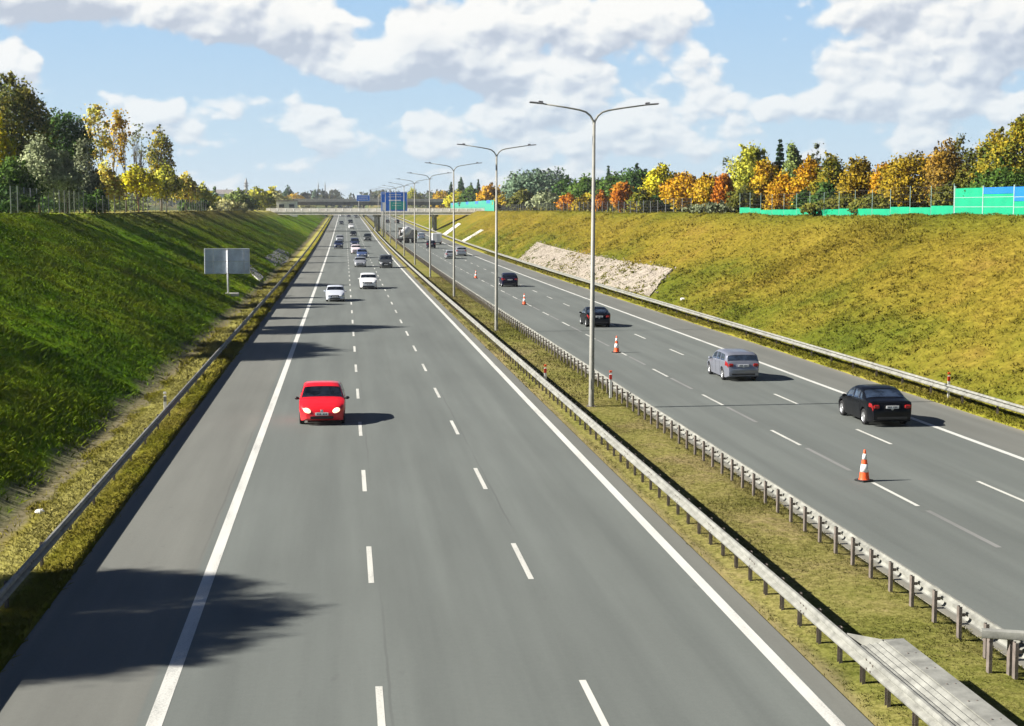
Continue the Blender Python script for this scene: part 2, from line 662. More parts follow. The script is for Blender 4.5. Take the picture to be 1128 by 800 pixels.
M['plate_ink'] = simple('number_plate_ink', (.05, .05, .06), .5)
M['stone'] = simple('pale_stone', (.305, .268, .22), .9, 0, .2, 1.2, .35, .5)
M['stone_white'] = simple('white_stone', (.75, .74, .70), .85, 0, .2, 3, .15, .4)
M['wall_white'] = simple('white_render', (.80, .78, .74), .8, 0, .2, 1, .1)
M['roof_grey'] = simple('grey_roof', (.24, .22, .21), .8, 0, .2, 1, .2)
M['roof_red'] = simple('tile_roof', (.24, .09, .055), .8, 0, .2, 1, .2)
M['window'] = simple('dark_window', (.03, .035, .045), .15, 0, .5, 1, .2)


def glass(name, col=(.012, .015, .02)):
    m, g, b = new_mat(name)
    tc = g.n('ShaderNodeTexCoord').outputs['Object']
    nz = g.noise(tc, 2.5, 3)
    g.l(g.ramp(nz, [(.35, tuple(c * .5 for c in col)), (.65, tuple(c * 1.8 for c in col))]), b.inputs['Base Color'])
    b.inputs['Roughness'].default_value = .04
    b.inputs['Specular IOR Level'].default_value = .25 if 'tint' not in name else .6
    return m


M['glass'] = glass('car_glass', (.007, .010, .016))
M['glass_blue'] = glass('car_glass_blue_tint', (.02, .03, .05))
M['head'] = simple('headlight_lens', (.62, .64, .66), .12, .2, .6, 12, .2)
M['head_lit'] = emit('headlight_lit', (1.0, .80, .52), .62)
M['tail'] = simple('tail_light_red', (.26, .010, .010), .2, 0, .6, 12, .2)
M['indicator'] = simple('indicator_amber', (.55, .2, .03), .25, 0, .6, 12, .2)


def carpaint(name, col, metal=.0, rough=.32, dust=1.0):
    m, g, b = new_mat(name)
    tc = g.n('ShaderNodeTexCoord').outputs['Object']
    nz = g.noise(tc, 1.6, 5, .6)
    dirt = g.sstep(.45, .8, g.noise(tc, 5, 6, .7))
    sep = g.n('ShaderNodeSeparateXYZ')
    g.l(tc, sep.inputs[0])
    low = g.math('SUBTRACT', 1.0, g.sstep(.2, .62, sep.outputs[2]))
    k = g.math('MULTIPLY_ADD', low, .02 + .08 * dust, g.math('MULTIPLY', dirt, .03 * dust))
    c = g.mix(nz, tuple(q * .92 for q in col), tuple(min(1, q * 1.06) for q in col))
    g.l(g.mix(k, c, (.16, .14, .115)), b.inputs['Base Color'])
    g.l(g.math('MULTIPLY_ADD', k, .8, rough), b.inputs['Roughness'])
    b.inputs['Metallic'].default_value = metal
    b.inputs['Specular IOR Level'].default_value = .12 + .2 * dust
    b.inputs['Coat Weight'].default_value = .14 + .1 * dust
    b.inputs['Coat Roughness'].default_value = .05
    return m


P = {
    'red': carpaint('red_paint', (.66, .014, .026)),
    'black': carpaint('black_paint', (.0035, .004, .006), dust=0),
    'navy': carpaint('navy_paint', (.005, .006, .022), dust=0),
    'white': carpaint('white_paint', (.74, .75, .76)),
    'icewhite': carpaint('bluish_white_paint', (.58, .62, .70), .1),
    'silver': carpaint('silver_paint', (.42, .44, .47), .55, .35),
    'lilac': carpaint('silver_lilac_paint', (.25, .265, .32), .5, .35),
    'grey': carpaint('dark_grey_paint', (.055, .06, .065), .3),
    'darkgreen': carpaint('dark_olive_grey_paint', (.045, .05, .048), .3),
    'blue': carpaint('mid_blue_paint', (.07, .11, .24), .3),
    'darkblue': carpaint('dark_blue_paint', (.02, .03, .075), .2),
    'paleblue': carpaint('pale_blue_paint', (.36, .43, .52), .4),
    'pinkwhite': carpaint('warm_white_paint', (.66, .58, .62)),
}

# ------------------------------------------------------------------ world
world = bpy.data.worlds.new("World")
scene.world = world
world.use_nodes = True
SUN_EL, SUN_AZ = 33.0, 3.0      # sun stands to the left (west), light travels to +X


def build_world():
    t = world.node_tree
    g = NT(t)
    bg = t.nodes['Background']
    sky = g.n('ShaderNodeTexSky')
    sky.sky_type = 'NISHITA'
    sky.sun_disc = False
    sky.sun_elevation = R(SUN_EL)
    sky.sun_rotation = R(-90 - SUN_AZ)
    sky.altitude = 0
    sky.air_density = .32
    sky.dust_density = .1
    sky.ozone_density = 3.0
    vec = g.n('ShaderNodeTexCoord').outputs['Generated']
    nrm = g.n('ShaderNodeVectorMath', operation='NORMALIZE')
    g.l(vec, nrm.inputs[0])
    sep = g.n('ShaderNodeSeparateXYZ')
    g.l(nrm.outputs[0], sep.inputs[0])
    az = g.math('MULTIPLY', g.math('ARCTAN2', sep.outputs[0], sep.outputs[1]), 57.2958)
    el = g.math('MULTIPLY', g.math('ARCSINE', sep.outputs[2]), 57.2958)
    D = .03283          # degrees of sky per unit of the sketch the clouds were laid out in

    def coord(dx, dy):
        a = g.math('ADD', az, dx)
        e = g.math('ADD', el, dy)
        # clouds flatten towards the horizon
        e2 = g.math('MULTIPLY', g.math('POWER', g.math('MAXIMUM', e, 0.02), .75), 2.0)
        c = g.n('ShaderNodeCombineXYZ')
        g.l(g.math('MULTIPLY', a, .7), c.inputs[0])
        g.l(e2, c.inputs[1])
        c.inputs[2].default_value = 3.7
        return c.outputs[0], a, e

    # cumulus banks: (centre azimuth, centre elevation, half width, half height, weight)
    def B(x, y, w, h, k):
        return ((x - 379.5) * D, (231 - y) * D, w * D, h * D, k)
    banks = [B(85, 4, 150, 17, .42), B(90, 28, 100, 12, .20), B(290, 26, 85, 32, .36), B(415, 72, 120, 24, .34),
             B(485, 38, 60, 30, .36), B(36, 84, 42, 24, .36), B(650, 16, 140, 30, .32), B(690, 112, 150, 44, .19), B(600, 62, 90, 12, -.08),
             B(1030, 30, 150, 48, .40), B(1010, 120, 170, 40, .20), B(560, 150, 150, 30, .16), B(300, 140, 150, 32, .12),
             B(850, 60, 60, 55, -.32), B(120, 62, 110, 18, -.26), B(215, 88, 100, 24, -.26), B(425, 10, 60, 14, -.28), B(590, 10, 40, 14, -.1), B(440, 115, 120, 14, -.14), B(250, 170, 200, 20, -.06),
             B(170, 120, 60, 14, .10), B(560, 80, 60, 26, .22)]

    def bank_sum(a, e):
        s = None
        for (ca, ce, w, h, k) in banks:
            u = g.math('MULTIPLY', g.math('SUBTRACT', a, ca), 1 / w)
            v = g.math('MULTIPLY', g.math('SUBTRACT', e, ce), 1 / h)
            q = g.math('ADD', g.math('MULTIPLY', u, u), g.math('MULTIPLY', v, v))
            q = g.math('MULTIPLY', g.math('POWER', 2.718, g.math('MULTIPLY', q, -1.0)), k)
            s = q if s is None else g.math('ADD', s, q)
        return s

    def puffs(c, scale, smooth):
        """rounded billows: one minus the distance to scattered centres"""
        vo = g.n('ShaderNodeTexVoronoi', feature='SMOOTH_F1', voronoi_dimensions='2D')
        vo.inputs['Scale'].default_value = scale
        vo.inputs['Smoothness'].default_value = smooth
        vo.inputs['Detail'].default_value = 0
        g.l(c, vo.inputs['Vector'])
        return g.math('SUBTRACT', 1.0, vo.outputs['Distance'])

    def density(dx, dy, detail):
        c, a, e = coord(dx, dy)
        wn = g.n('ShaderNodeTexNoise', noise_dimensions='2D')
        wn.inputs['Scale'].default_value = 1.3
        wn.inputs['Detail'].default_value = 3
        g.l(c, wn.inputs['Vector'])
        wv = g.n('ShaderNodeVectorMath', operation='MULTIPLY_ADD')
        g.l(wn.outputs['Color'], wv.inputs[0])
        wv.inputs[1].default_value = (.42, .42, .42)
        g.l(c, wv.inputs[2])
        c = wv.outputs[0]
        nz = g.n('ShaderNodeTexNoise', noise_dimensions='2D')
        nz.inputs['Scale'].default_value = .6
        nz.inputs['Detail'].default_value = detail
        nz.inputs['Roughness'].default_value = .5
        g.l(c, nz.inputs['Vector'])
        d = nz.outputs[0]
        p1 = puffs(c, .62, .5)
        p2 = puffs(c, 1.9, .4)
        d = g.math('MULTIPLY_ADD', p1, .34, g.math('MULTIPLY', d, .52))
        d = g.math('MULTIPLY_ADD', p2, .13, d)
        return d, a, e

    n0, a0, e0 = density(0, 0, 6)
    n1, _, _ = density(-.16, .20, 5)      # towards the light, up and to the left
    n2, a2, e2_ = density(-.05, .65, 2)
    s0, s2 = bank_sum(a0, e0), bank_sum(a2, e2_)
    d0, d2 = g.math('ADD', n0, s0), g.math('ADD', n2, s2)
    d1 = g.math('ADD', n1, g.math('MULTIPLY_ADD', s2, .3, g.math('MULTIPLY', s0, .7)))
    mask = g.math('MULTIPLY', g.sstep(.535, .66, d0), g.math('MULTIPLY', g.math('SUBTRACT', 1.0, g.sstep(9, 13, el)), g.math('SUBTRACT', 1.0, g.sstep(35, 70, g.math('ABSOLUTE', az)))))
    lit = g.math('MULTIPLY_ADD', g.math('SUBTRACT', d0, d1), 4.2, .74)
    lit = g.math('ADD', lit, g.math('MULTIPLY', g.math('SUBTRACT', d0, d2), .9), clamp=True)
    thick = g.sstep(.70, 1.05, d2)
    lit = g.math('SUBTRACT', lit, g.math('MULTIPLY', thick, .42), clamp=True)
    ccol = g.ramp(lit, [(0, (0.236, 0.263, 0.306)), (.35, (0.293, 0.315, 0.349)), (.65, (0.356, 0.371, 0.385)), (1, (0.432, 0.432, 0.423))])
    # blue of the air, from the sky model, paler to the horizon
    blue = g.n('ShaderNodeVectorMath', operation='SCALE')
    g.l(sky.outputs[0], blue.inputs[0])
    blue.inputs['Scale'].default_value = SKY_K
    hz = g.math('SUBTRACT', 1.0, g.sstep(0.0, 7.5, el))
    air = g.ramp(g.math('MULTIPLY', el, 1 / 8.0), [(0, (0.297, 0.353, 0.387)), (.35, (0.261, 0.340, 0.396)), (1, (0.184, 0.293, 0.414))])
    veil = g.math('MULTIPLY', g.math('SUBTRACT', 1.0, g.sstep(7.4, 13.0, el)), .88)
    base = g.mix(veil, blue.outputs[0], air)
    m2 = g.math('MULTIPLY', mask, g.math('MULTIPLY_ADD', hz, -.45, 1.0))
    col = g.mix(m2, base, ccol)
    low = g.sstep(-1.0, 0.0, el)
    col = g.mix(low, (.12, .13, .11), col)
    g.l(col, bg.inputs[0])
    bg.inputs[1].default_value = 1.0


SKY_K = .05
build_world()

sun_d = bpy.data.lights.new('sun', 'SUN')
sun_d.energy = 5.0
sun_d.angle = R(.55)
sun_d.color = (1.0, .945, .855)
sun = bpy.data.objects.new('sun', sun_d)
COL.objects.link(sun)
dirv = Vector((math.cos(R(SUN_EL)) * math.cos(R(SUN_AZ)), math.cos(R(SUN_EL)) * math.sin(R(SUN_AZ)), -math.sin(R(SUN_EL))))
sun.rotation_euler = dirv.to_track_quat('-Z', 'Y').to_euler()
sun.location = (-60, 20, 60)
vs = scene.view_settings
vs.view_transform = 'Standard'
vs.look = 'None'
vs.gamma = 1
vs.exposure = 1.2

# ------------------------------------------------------------------ the setting
def steps(a, b, d):
    n = max(1, int(round((b - a) / d)))
    return [a + (b - a) * i / n for i in range(n)]


YS = (steps(-40, 20, 6) + steps(20, 90, .8) + steps(90, 220, 1.6) + steps(220, 520, 4) + steps(520, 1100, 14)
      + steps(1100, 3000, 60) + steps(3000, 9000, 400) + [9000])


def build_ground():
    xs = ([-6000, -3500, -2000, -1200, -700, -400, -250, -160, -110, -80, -62, -50, -42, -36, -32, -29] + steps(-28, -9.4, .6)
          + [-9.4, -8.9, -8.4, -7.8, -7.2, -6.8, -6.52, -6.48, -3, 2, 5, 8.73, 8.77, 9.0, 9.25, 9.7, 10.5, 11.3, 11.9, 12.3, 12.55, 12.59,
             16, 20, 24, 26.23, 26.27, 26.8, 27.4] + steps(27.9, 48, .6)
          + [48, 50, 53, 57, 62, 70, 85, 110, 160, 250, 400, 700, 1200, 2000, 3500, 6000])
    vs_, fs = [], []
    for Y in YS:
        for X in xs:
            z = gz(X, Y)
            vs_.append((X, Y, z))
    n = len(xs)
    for j in range(len(YS) - 1):
        for i in range(n - 1):
            a = j * n + i
            fs.append((a, a + 1, a + n + 1, a + n))
    mb = MB()
    mb.add(vs_, fs)
    o = mb.build('ground', M['ground'], None, True)
    struct(o)
    # a loose skirt is not needed: the sheet reaches past the horizon


build_ground()


def strip(mb, x0, x1, y0, y1, lift, d=6.0):
    ys = [y for y in steps(y0, y1, d)] + [y1]
    vs_, fs = [], []
    for y in ys:
        vs_ += [(x0, y, zr(y) + lift), (x1, y, zr(y) + lift)]
    for i in range(len(ys) - 1):
        a = 2 * i
        fs.append((a, a + 1, a + 3, a + 2))
    mb.add(vs_, fs)


def road(name, x0, x1, mat):
    mb = MB()
    strip(mb, x0, x1, -40, 1150, 0.0, 5.0)
    # the pavement's edges, as thick as the wearing course
    for x in (x0, x1):
        ys = steps(-40, 1150, 10) + [1150]
        vs_ = []
        for y in ys:
            vs_ += [(x, y, zr(y)), (x, y, zr(y) - .08)]
        mb.add(vs_, [(2 * i, 2 * i + 1, 2 * i + 3, 2 * i + 2) for i in range(len(ys) - 1)])
    struct(mb.build(name, mat))


road('road_incoming', -6.45, 8.70, M['asphalt_l'])
road('road_outgoing', 12.62, 26.20, M['asphalt_r'])

mb = MB()
for x, w in ((-3.25, .27), (8.1, .25)):
    strip(mb, x - w / 2, x + w / 2, -40, 1150, .004)
for x, w in ((23.2, .24), (13.0, .24)):
    strip(mb, x - w / 2, x + w / 2, -40, 1150, .004)
struct(mb.build('road_edge_lines', M['line']))
mb = MB()
for x, end in ((.53, 4.0), (4.24, 4.0), (19.87, 11.8), (16.48, 11.9)):
    y = end - 36
    while y < 1100:
        strip(mb, x - .065, x + .065, y - 4, y, .004, 2.0)
        y += 12
struct(mb.build('road_lane_dashes', M['dash']))
mb = MB()
y = 50.2 - 36
while y < 320:
    strip(mb, 16.42, 16.58, y, y + 5.0, .004, 2.0)
    y += 12
struct(mb.build('road_removed_markings', M['ghost']))


# grass ------------------------------------------------------------------
def scatter(name, x0, x1, y0, y1, n, h0, h1, w, lean, blades=5, dens=None, spread=.12, ybias=1.0, slope_lean=0.0):
    gx = rng.uniform(x0, x1, n)
    t = rng.uniform(0, 1, n)
    gy = y0 + (y1 - y0) * t ** ybias
    keep = np.ones(n, bool)
    if dens is not None:
        keep = np.array([random.random() < dens(a, b) for a, b in zip(gx, gy)])
    gx, gy = gx[keep], gy[keep]
    gzv = np.array([gz(a, b) for a, b in zip(gx, gy)])
    cl = np.array([.65 + .8 * vnoise(a * .8, b * .5) for a, b in zip(gx, gy)])
    N = len(gx)
    bx = np.repeat(gx, blades) + rng.normal(0, spread, N * blades)
    by = np.repeat(gy, blades) + rng.normal(0, spread, N * blades)
    bz = np.repeat(gzv, blades) - .02
    k = N * blades
    hh = rng.uniform(h0, h1, k) * np.repeat(cl, blades)
    a = rng.uniform(0, 2 * np.pi, k)
    ln = np.abs(rng.normal(0, lean, k)) * hh
    dx, dy = np.cos(a) * ln + slope_lean * hh, np.sin(a) * ln
    wa = rng.uniform(0, np.pi, k)
    wx, wy = np.cos(wa) * w * .5, np.sin(wa) * w * .5
    V = np.zeros((k, 4, 3), np.float32)
    V[:, 0] = np.stack([bx - wx, by - wy, bz], 1)
    V[:, 1] = np.stack([bx + wx, by + wy, bz], 1)
    V[:, 2] = np.stack([bx + dx * .45 + wx * .75, by + dy * .45 + wy * .75, bz + hh * .62], 1)
    V[:, 3] = np.stack([bx + dx, by + dy, bz + hh * .95], 1)
    return V.reshape(-1, 3)


def soil_gap(x, y):
    d = abs(x + 9.35) + (vnoise(x * .9, y * .5) - .5) * 1.4
    return .12 if d < .6 else 1.0


def clumpy(x, y):
    return .35 + .9 * vnoise(x * .45 + 31, y * .3)


parts = [
    scatter('g', -28, -9.5, 24, 75, 34000, .06, .19, .04, .9, 5, soil_gap, .12, .9, .12),
    scatter('g', -28, -9.5, 75, 150, 22000, .06, .18, .07, .9, 4, soil_gap, .2, .9, .12),
    scatter('g', -28.5, -9.8, 150, 420, 18000, .08, .2, .14, .9, 4, None, .25, .8, .12),
]
o = np_mesh('slope_grass', np.concatenate(parts), 0, 4, M['blade'])
struct(o, 'stuff')
parts = [
    scatter('g', 28.2, 45.5, 50, 130, 30000, .04, .15, .055, 1.0, 4, clumpy, .16, 1.0, -.1),
    scatter('g', 28.2, 45.5, 115, 420, 26000, .05, .16, .11, 1.0, 4, clumpy, .3, 1.3, -.1),
]
o = np_mesh('dry_slope_grass', np.concatenate(parts), 0, 4, M['blade'])
struct(o, 'stuff')
parts = [
    scatter('g', 8.78, 12.56, 22, 70, 34000, .02, .065, .014, .9, 4, clumpy, .05, 1.0),
    scatter('g', 8.78, 12.56, 70, 200, 16000, .05, .13, .03, .7, 4, clumpy, .08, 1.0),
    scatter('g', -9.2, -6.5, 22, 80, 18000, .04, .13, .022, .9, 4, soil_gap, .07, 1.0),
    scatter('g', -9.2, -6.5, 80, 260, 9000, .08, .24, .05, .7, 4, soil_gap, .1, 1.0),
    scatter('g', 26.22, 28.4, 50, 130, 8000, .06, .2, .035, .7, 4, clumpy, .08, 1.0),
    scatter('g', 26.22, 28.4, 130, 300, 5000, .08, .24, .06, .7, 4, clumpy, .1, 1.0),
]
o = np_mesh('verge_grass', np.concatenate(parts), 0, 4, M['blade'])
struct(o, 'stuff')


# weeds: broad-leaf clumps that give the slopes their tufts
def clumps(n, x0, x1, y0, y1, rmin, rmax, leaves, lsize, thresh, seed):
    out = []
    r2 = random.Random(seed)
    c = 0
    tries = 0
    while c < n and tries < n * 30:
        tries += 1
        x, y = r2.uniform(x0, x1), y0 + (y1 - y0) * r2.random()
        if vnoise(x * .22 + seed, y * .12) < thresh(x):
            continue
        c += 1
        z = gz(x, y)
        rr = r2.uniform(rmin, rmax)
        p = rng.normal(0, 1, (leaves, 3))
        p /= np.linalg.norm(p, axis=1)[:, None]
        p *= rr * rng.uniform(.5, 1, (leaves, 1))
        p[:, 2] = np.abs(p[:, 2]) * .75
        p += (x, y, z)
        out.append(quads(p, lsize))
    return np.concatenate(out)


def quads(p, size, up=None):
    n = len(p)
    a = rng.normal(0, 1, (n, 3))
    b = rng.normal(0, 1, (n, 3))
    a /= np.linalg.norm(a, axis=1)[:, None]
    b -= a * np.sum(a * b, axis=1)[:, None]
    b /= np.linalg.norm(b, axis=1)[:, None]
    s = size * rng.uniform(.6, 1.25, (n, 1))
    a, b = a * s * .5, b * s * .38
    V = np.stack([p - a, p - b * 1.0 + a * .1, p + a, p + b * 1.0 + a * .1], 1)
    return V.reshape(-1, 3)


o = np_mesh('slope_weeds', np.concatenate([
    clumps(520, 28.4, 44, 55, 150, .18, .42, 26, .13, lambda x: .42 + .02 * (x - 28), 5),
    clumps(500, 28.4, 44, 150, 330, .3, .7, 18, .22, lambda x: .42 + .02 * (x - 28), 6),
    clumps(420, -26, -10, 28, 110, .14, .34, 20, .09, lambda x: .45, 8),
    clumps(380, -26, -12, 110, 300, .25, .6, 16, .18, lambda x: .45, 9)]), 0, 4, M['blade'])
struct(o, 'stuff')


# ------------------------------------------------------------------ guardrails
def wbeam_profile():
    # (out, up): W section, 310 mm tall, 80 mm deep
    return [(0.0, -.155), (.045, -.15), (.075, -.115), (.08, -.08), (.045, -.045), (.0, -.03), (0.0, .03), (.045, .045), (.08, .08),
            (.075, .115), (.045, .15), (0.0, .155)]


def beam_mesh(path, side, zc, prof=None):
    """path: list of (x,y,z0); side=+1: the ribs face -X"""
    prof = prof or wbeam_profile()
    mb = MB()
    vs_, fs = [], []
    n = len(prof)
    for i, (x, y, z0) in enumerate(path):
        a = path[max(i - 1, 0)]
        b = path[min(i + 1, len(path) - 1)]
        t = Vector((b[0] - a[0], b[1] - a[1], 0)).normalized()
        nrm = Vector((-t.y, t.x, 0)) * side
        for th in (0.0, .004):
            for (o_, u) in prof:
                p = Vector((x, y, z0 + zc + u)) + nrm * (o_ - th)
                vs_.append(p)
    m = 2 * n
    for i in range(len(path) - 1):
        for k in range(n - 1):
            fs.append((i * m + k, i * m + k + 1, (i + 1) * m + k + 1, (i + 1) * m + k))
            fs.append((i * m + n + k, (i + 1) * m + n + k, (i + 1) * m + n + k + 1, i * m + n + k + 1))
        for k in (0, n - 1):
            fs.append((i * m + k, (i + 1) * m + k, (i + 1) * m + n + k, i * m + n + k))
    for i in (0, len(path) - 1):
        for k in range(n - 1):
            fs.append((i * m + k, i * m + n + k, i * m + n + k + 1, i * m + k + 1))
    mb.add(vs_, fs)
    return mb


def crease(o):
    o.data.set_sharp_from_angle(angle=R(28))
    return o


def post_mb(x, y, z0, top, side, mb=None, w=.125, d=.065):
    """open C section post"""
    mb = mb or MB()
    h = top + .25
    zc = z0 + top - h / 2
    mb.box((x, y - w / 2 + .003, zc), (d, .006, h))
    mb.box((x, y + w / 2 - .003, zc), (d, .006, h))
    mb.box((x + side * (d / 2 - .003), y, zc), (.0058, w - .012, h))
    return mb


def guardrail(label, x_beam, x_post, side, y0, y1, step, zc=.62, post_top=.70, gap=.0, n_parts=100, joints=True):
    root = empty('guardrail', label, 'guardrail', (0, 0, 0))
    path = [(x_beam, y, zr(y)) for y in steps(y0, y1, 4.0)] + [(x_beam, y1, zr(y1))]
    mb = beam_mesh(path, side, zc)
    # lap joints with bolts every four metres
    y = y0 + 2
    while y < min(y1, 130):
        for u in (-.08, .08):
            for dy in (-.1, .1):
                mb.box((x_beam - side * (.084), y + dy, zr(y) + zc + u * 1.0), (.02, .03, .03), 1)
        mb.box((x_beam - side * .006, y, zr(y) + zc), (.014, .05, .05), 1)
        y += 4.0
    crease(mb.build('beam', [M['galv'], M['galv_dark']], root, True))
    y, k = y0 + .4, 0
    rest = MB()
    while y < y1:
        if k < n_parts:
            mb = post_mb(x_post, y, zr(y), post_top, side)
            mb.box(((x_beam + x_post) / 2, y, zr(y) + zc), (max(.03, abs(x_post - x_beam) - .08), .04, .06))
            mb.build('post', M['galv_dark'], root)
        else:
            post_mb(x_post, y, zr(y), post_top, side, rest)
        y += step
        k += 1
    if rest.v:
        struct(rest.build('post', M['galv_dark'], root), 'stuff')
    return root


guardrail('galvanised guardrail along the left grass verge at the foot of the green slope', -7.15, -7.32, -1, 22.0, 900, 4.0, .60, .62)
guardrail('pale double-ridged guardrail in the median nearest the left carriageway', 9.02, 9.20, 1, 20.0, 900, 1.33, .71, .76)
guardrail('guardrail at the right of the median seen from behind its close posts', 12.22, 12.06, -1, 24.0, 900, 1.33, .56, .74)
guardrail('long pale guardrail beneath the ochre slope beside the right shoulder', 26.85, 27.05, 1, 40.0, 900, 3.8, .62, .62)


# the extra rails by the overpass pier: in the bottom right corner
def pier_rail():
    root = empty('guardrail_end', 'doubled guardrail end of broad stacked beams starting in the median at bottom right', 'guardrail', (0, 0, 0))
    ys = steps(14, 26.9, 1.0) + [26.9]
    ribbed = [(.44, -.13), (.42, -.06), (.36, -.045), (.31, -.07), (.25, -.02), (.20, -.05), (.13, .0), (.08, -.03), (.02, .015), (0.0, .02), (-.01, -.02)]
    crease(beam_mesh([(9.50, y, .0) for y in ys], 1, .87, ribbed).build('beam', M['galv'], root, True))
    plate = [(0.0, -.22), (.0, .03), (-.36, .045), (-.375, .03), (-.375, -.22)]
    crease(beam_mesh([(9.53, y, .0) for y in ys], 1, .87, plate).build('beam', M['galv'], root, True))
    mb = MB()
    # sloping end plate joining the front rail
    q = [(9.06, 27.55, .86), (9.50, 26.92, .90), (9.905, 26.92, .91), (9.905, 26.92, .70), (9.50, 26.92, .70), (9.06, 27.55, .60)]
    vs_ = [Vector(p) for p in q] + [Vector(p) + Vector((.004, .012, .004)) for p in q]
    k = len(q)
    mb.add(vs_, [(0, 1, 4, 5), (1, 2, 3, 4), (6, 11, 10, 7), (7, 10, 9, 8)] + [(i, k + i, k + (i + 1) % k, (i + 1) % k) for i in range(k)])
    mb.build('end_plate', M['galv'], root)
    y = 15.0
    while y < 26.8:
        mb = post_mb(9.70, y, 0.05, .82, 1)
        mb.build('post', M['galv_dark'], root)
        y += 1.33
    y = 15.2
    while y < 26.8:
        for x in (9.64, 9.78):
            mb = MB()
            mb.lathe([(0, .012), (.016, .01), (.018, 0)], 8, 0, Matrix.Translation((x, y, .908)))
            mb.build('bolt', M['galv_dark'], root)
        y += .9


pier_rail()


def branch_rail():
    root = empty('guardrail_branch', 'short pale rail crossing the top of posts at the right edge of the median', 'guardrail', (0, 0, 0))
    path = [(11.55, 27.4, .0), (12.5, 27.05, .0), (13.4, 26.7, .0), (14.2, 26.4, .0)]
    prof = [(-.10, .105), (-.02, .11), (.05, .09), (.06, .02), (.045, -.04), (.02, -.055)]
    crease(beam_mesh(path, -1, .80, prof).build('beam', M['galv'], root, True))
    for x, y in ((11.72, 27.42), (12.06, 27.3)):
        post_mb(x, y, .05, .74, -1).build('post', M['galv_dark'], root)


branch_rail()


# delineators
def delineator(loc, label, h=1.0, red=True):
    root = empty('delineator_post', label, 'marker post', loc, 0, 'delineators on the guardrails')
    mb = MB()
    mb.box((0, 0, h / 2 - .08), (.12, .035, h - .16), 0, None, .012)
    mb.build('post', M['white_band'], root)
    mb = MB()
    mb.box((0, 0, h - .30), (.126, .041, .22), 0, None, .008)
    mb.build('reflector', M['red' if red else 'galv'], root)
    mb = MB()
    mb.box((0, 0, h - .05), (.12, .035, .1), 0, None, .012)
    mb.build('cap', M['orange' if red else 'white_band'], root)


delineator((9.5, 75.0, .06), 'red and white marker post behind the front median guardrail', 1.12)
delineator((11.88, 70.3, .06), 'red marker post among the rear posts of the median, near the first lamp', 1.28)
delineator((27.2, 69.0, .03), 'red topped marker post behind the right guardrail below the ochre slope', 1.2)
delineator((-7.55, 67.0, .03), 'white marker post behind the left guardrail at the foot of the green slope', .95, False)

# ------------------------------------------------------------------ lamps
ORD = ['nearest', 'second nearest', 'third nearest', 'fourth nearest', 'fifth nearest', 'sixth nearest', 'seventh nearest',
       'eighth nearest', 'ninth nearest', 'tenth nearest', 'eleventh nearest', 'twelfth nearest']


def make_lamp():
    root = empty('street_lamp', '', 'street lamp', (0, 0, 0), 0, 'twin-arm lamp posts along the median')
    mb = MB()
    mb.tube([(0, 0, 0), (0, 0, .02), (0, 0, .4), (0, 0, 12.2)], [.125, .125, .118, .062], 14)
    mb.build('pole', M['lamp'], root, True)
    mb = MB()
    mb.box((0, 0, .015), (.4, .4, .03))
    for sx in (-1, 1):
        for sy in (-1, 1):
            mb.lathe([(.025, .03), (.025, .08), (0, .08)], 8, 0, Matrix.Translation((.14 * sx, .14 * sy, 0)))
    mb.build('base_plate', M['galv_dark'], root)
    mb = MB()
    mb.box((0, -.122, 1.0), (.12, .02, .45), 0, None, .008)
    mb.build('service_door', M['lamp'], root)
    for s in (-1, 1):
        mb = MB()
        pts = [(s * .0, 0, 12.0), (s * .03, 0, 12.25), (s * .16, 0, 12.48), (s * .36, 0, 12.64), (s * .62, 0, 12.72), (s * 1.2, 0, 12.82), (s * 2.25, 0, 12.97)]
        mb.tube(pts, [.05, .048, .045, .042, .04, .036, .03], 10)
        mb.build('arm', M['lamp'], root, True)
        mb = MB()
        rot = Matrix.Rotation(s * -R(5), 3, 'Y')
        mb.box((s * 2.48, 0, 13.0), (.62, .24, .07), 0, rot, .03)
        mb.box((s * 2.3, 0, 13.05), (.2, .16, .06), 0, rot, .02)
        mb.build('lamp_head', M['lamp_head'], root)
    return root


def copy_tree(o, parent=None):
    c = o.copy()
    COL.objects.link(c)
    if parent is not None:
        c.parent = parent
    for ch in list(o.children):
        copy_tree(ch, c)
    return c


def relabel(o, label):
    o['label'] = label


lamp = make_lamp()
for i in range(11):
    o = lamp if i == 0 else copy_tree(lamp)
    y = 67.4 + 43.4 * i
    o.location = (10.55, y, zr(y) + .06)
    o.rotation_euler = (R(random.uniform(-.2, .2)), R(random.uniform(-.2, .2)) + (R(.25) if i == 0 else 0), R(random.uniform(-2, 2)))
    o['label'] = 'tall grey lamp post with two curved arms, %s in the median row' % ORD[i]


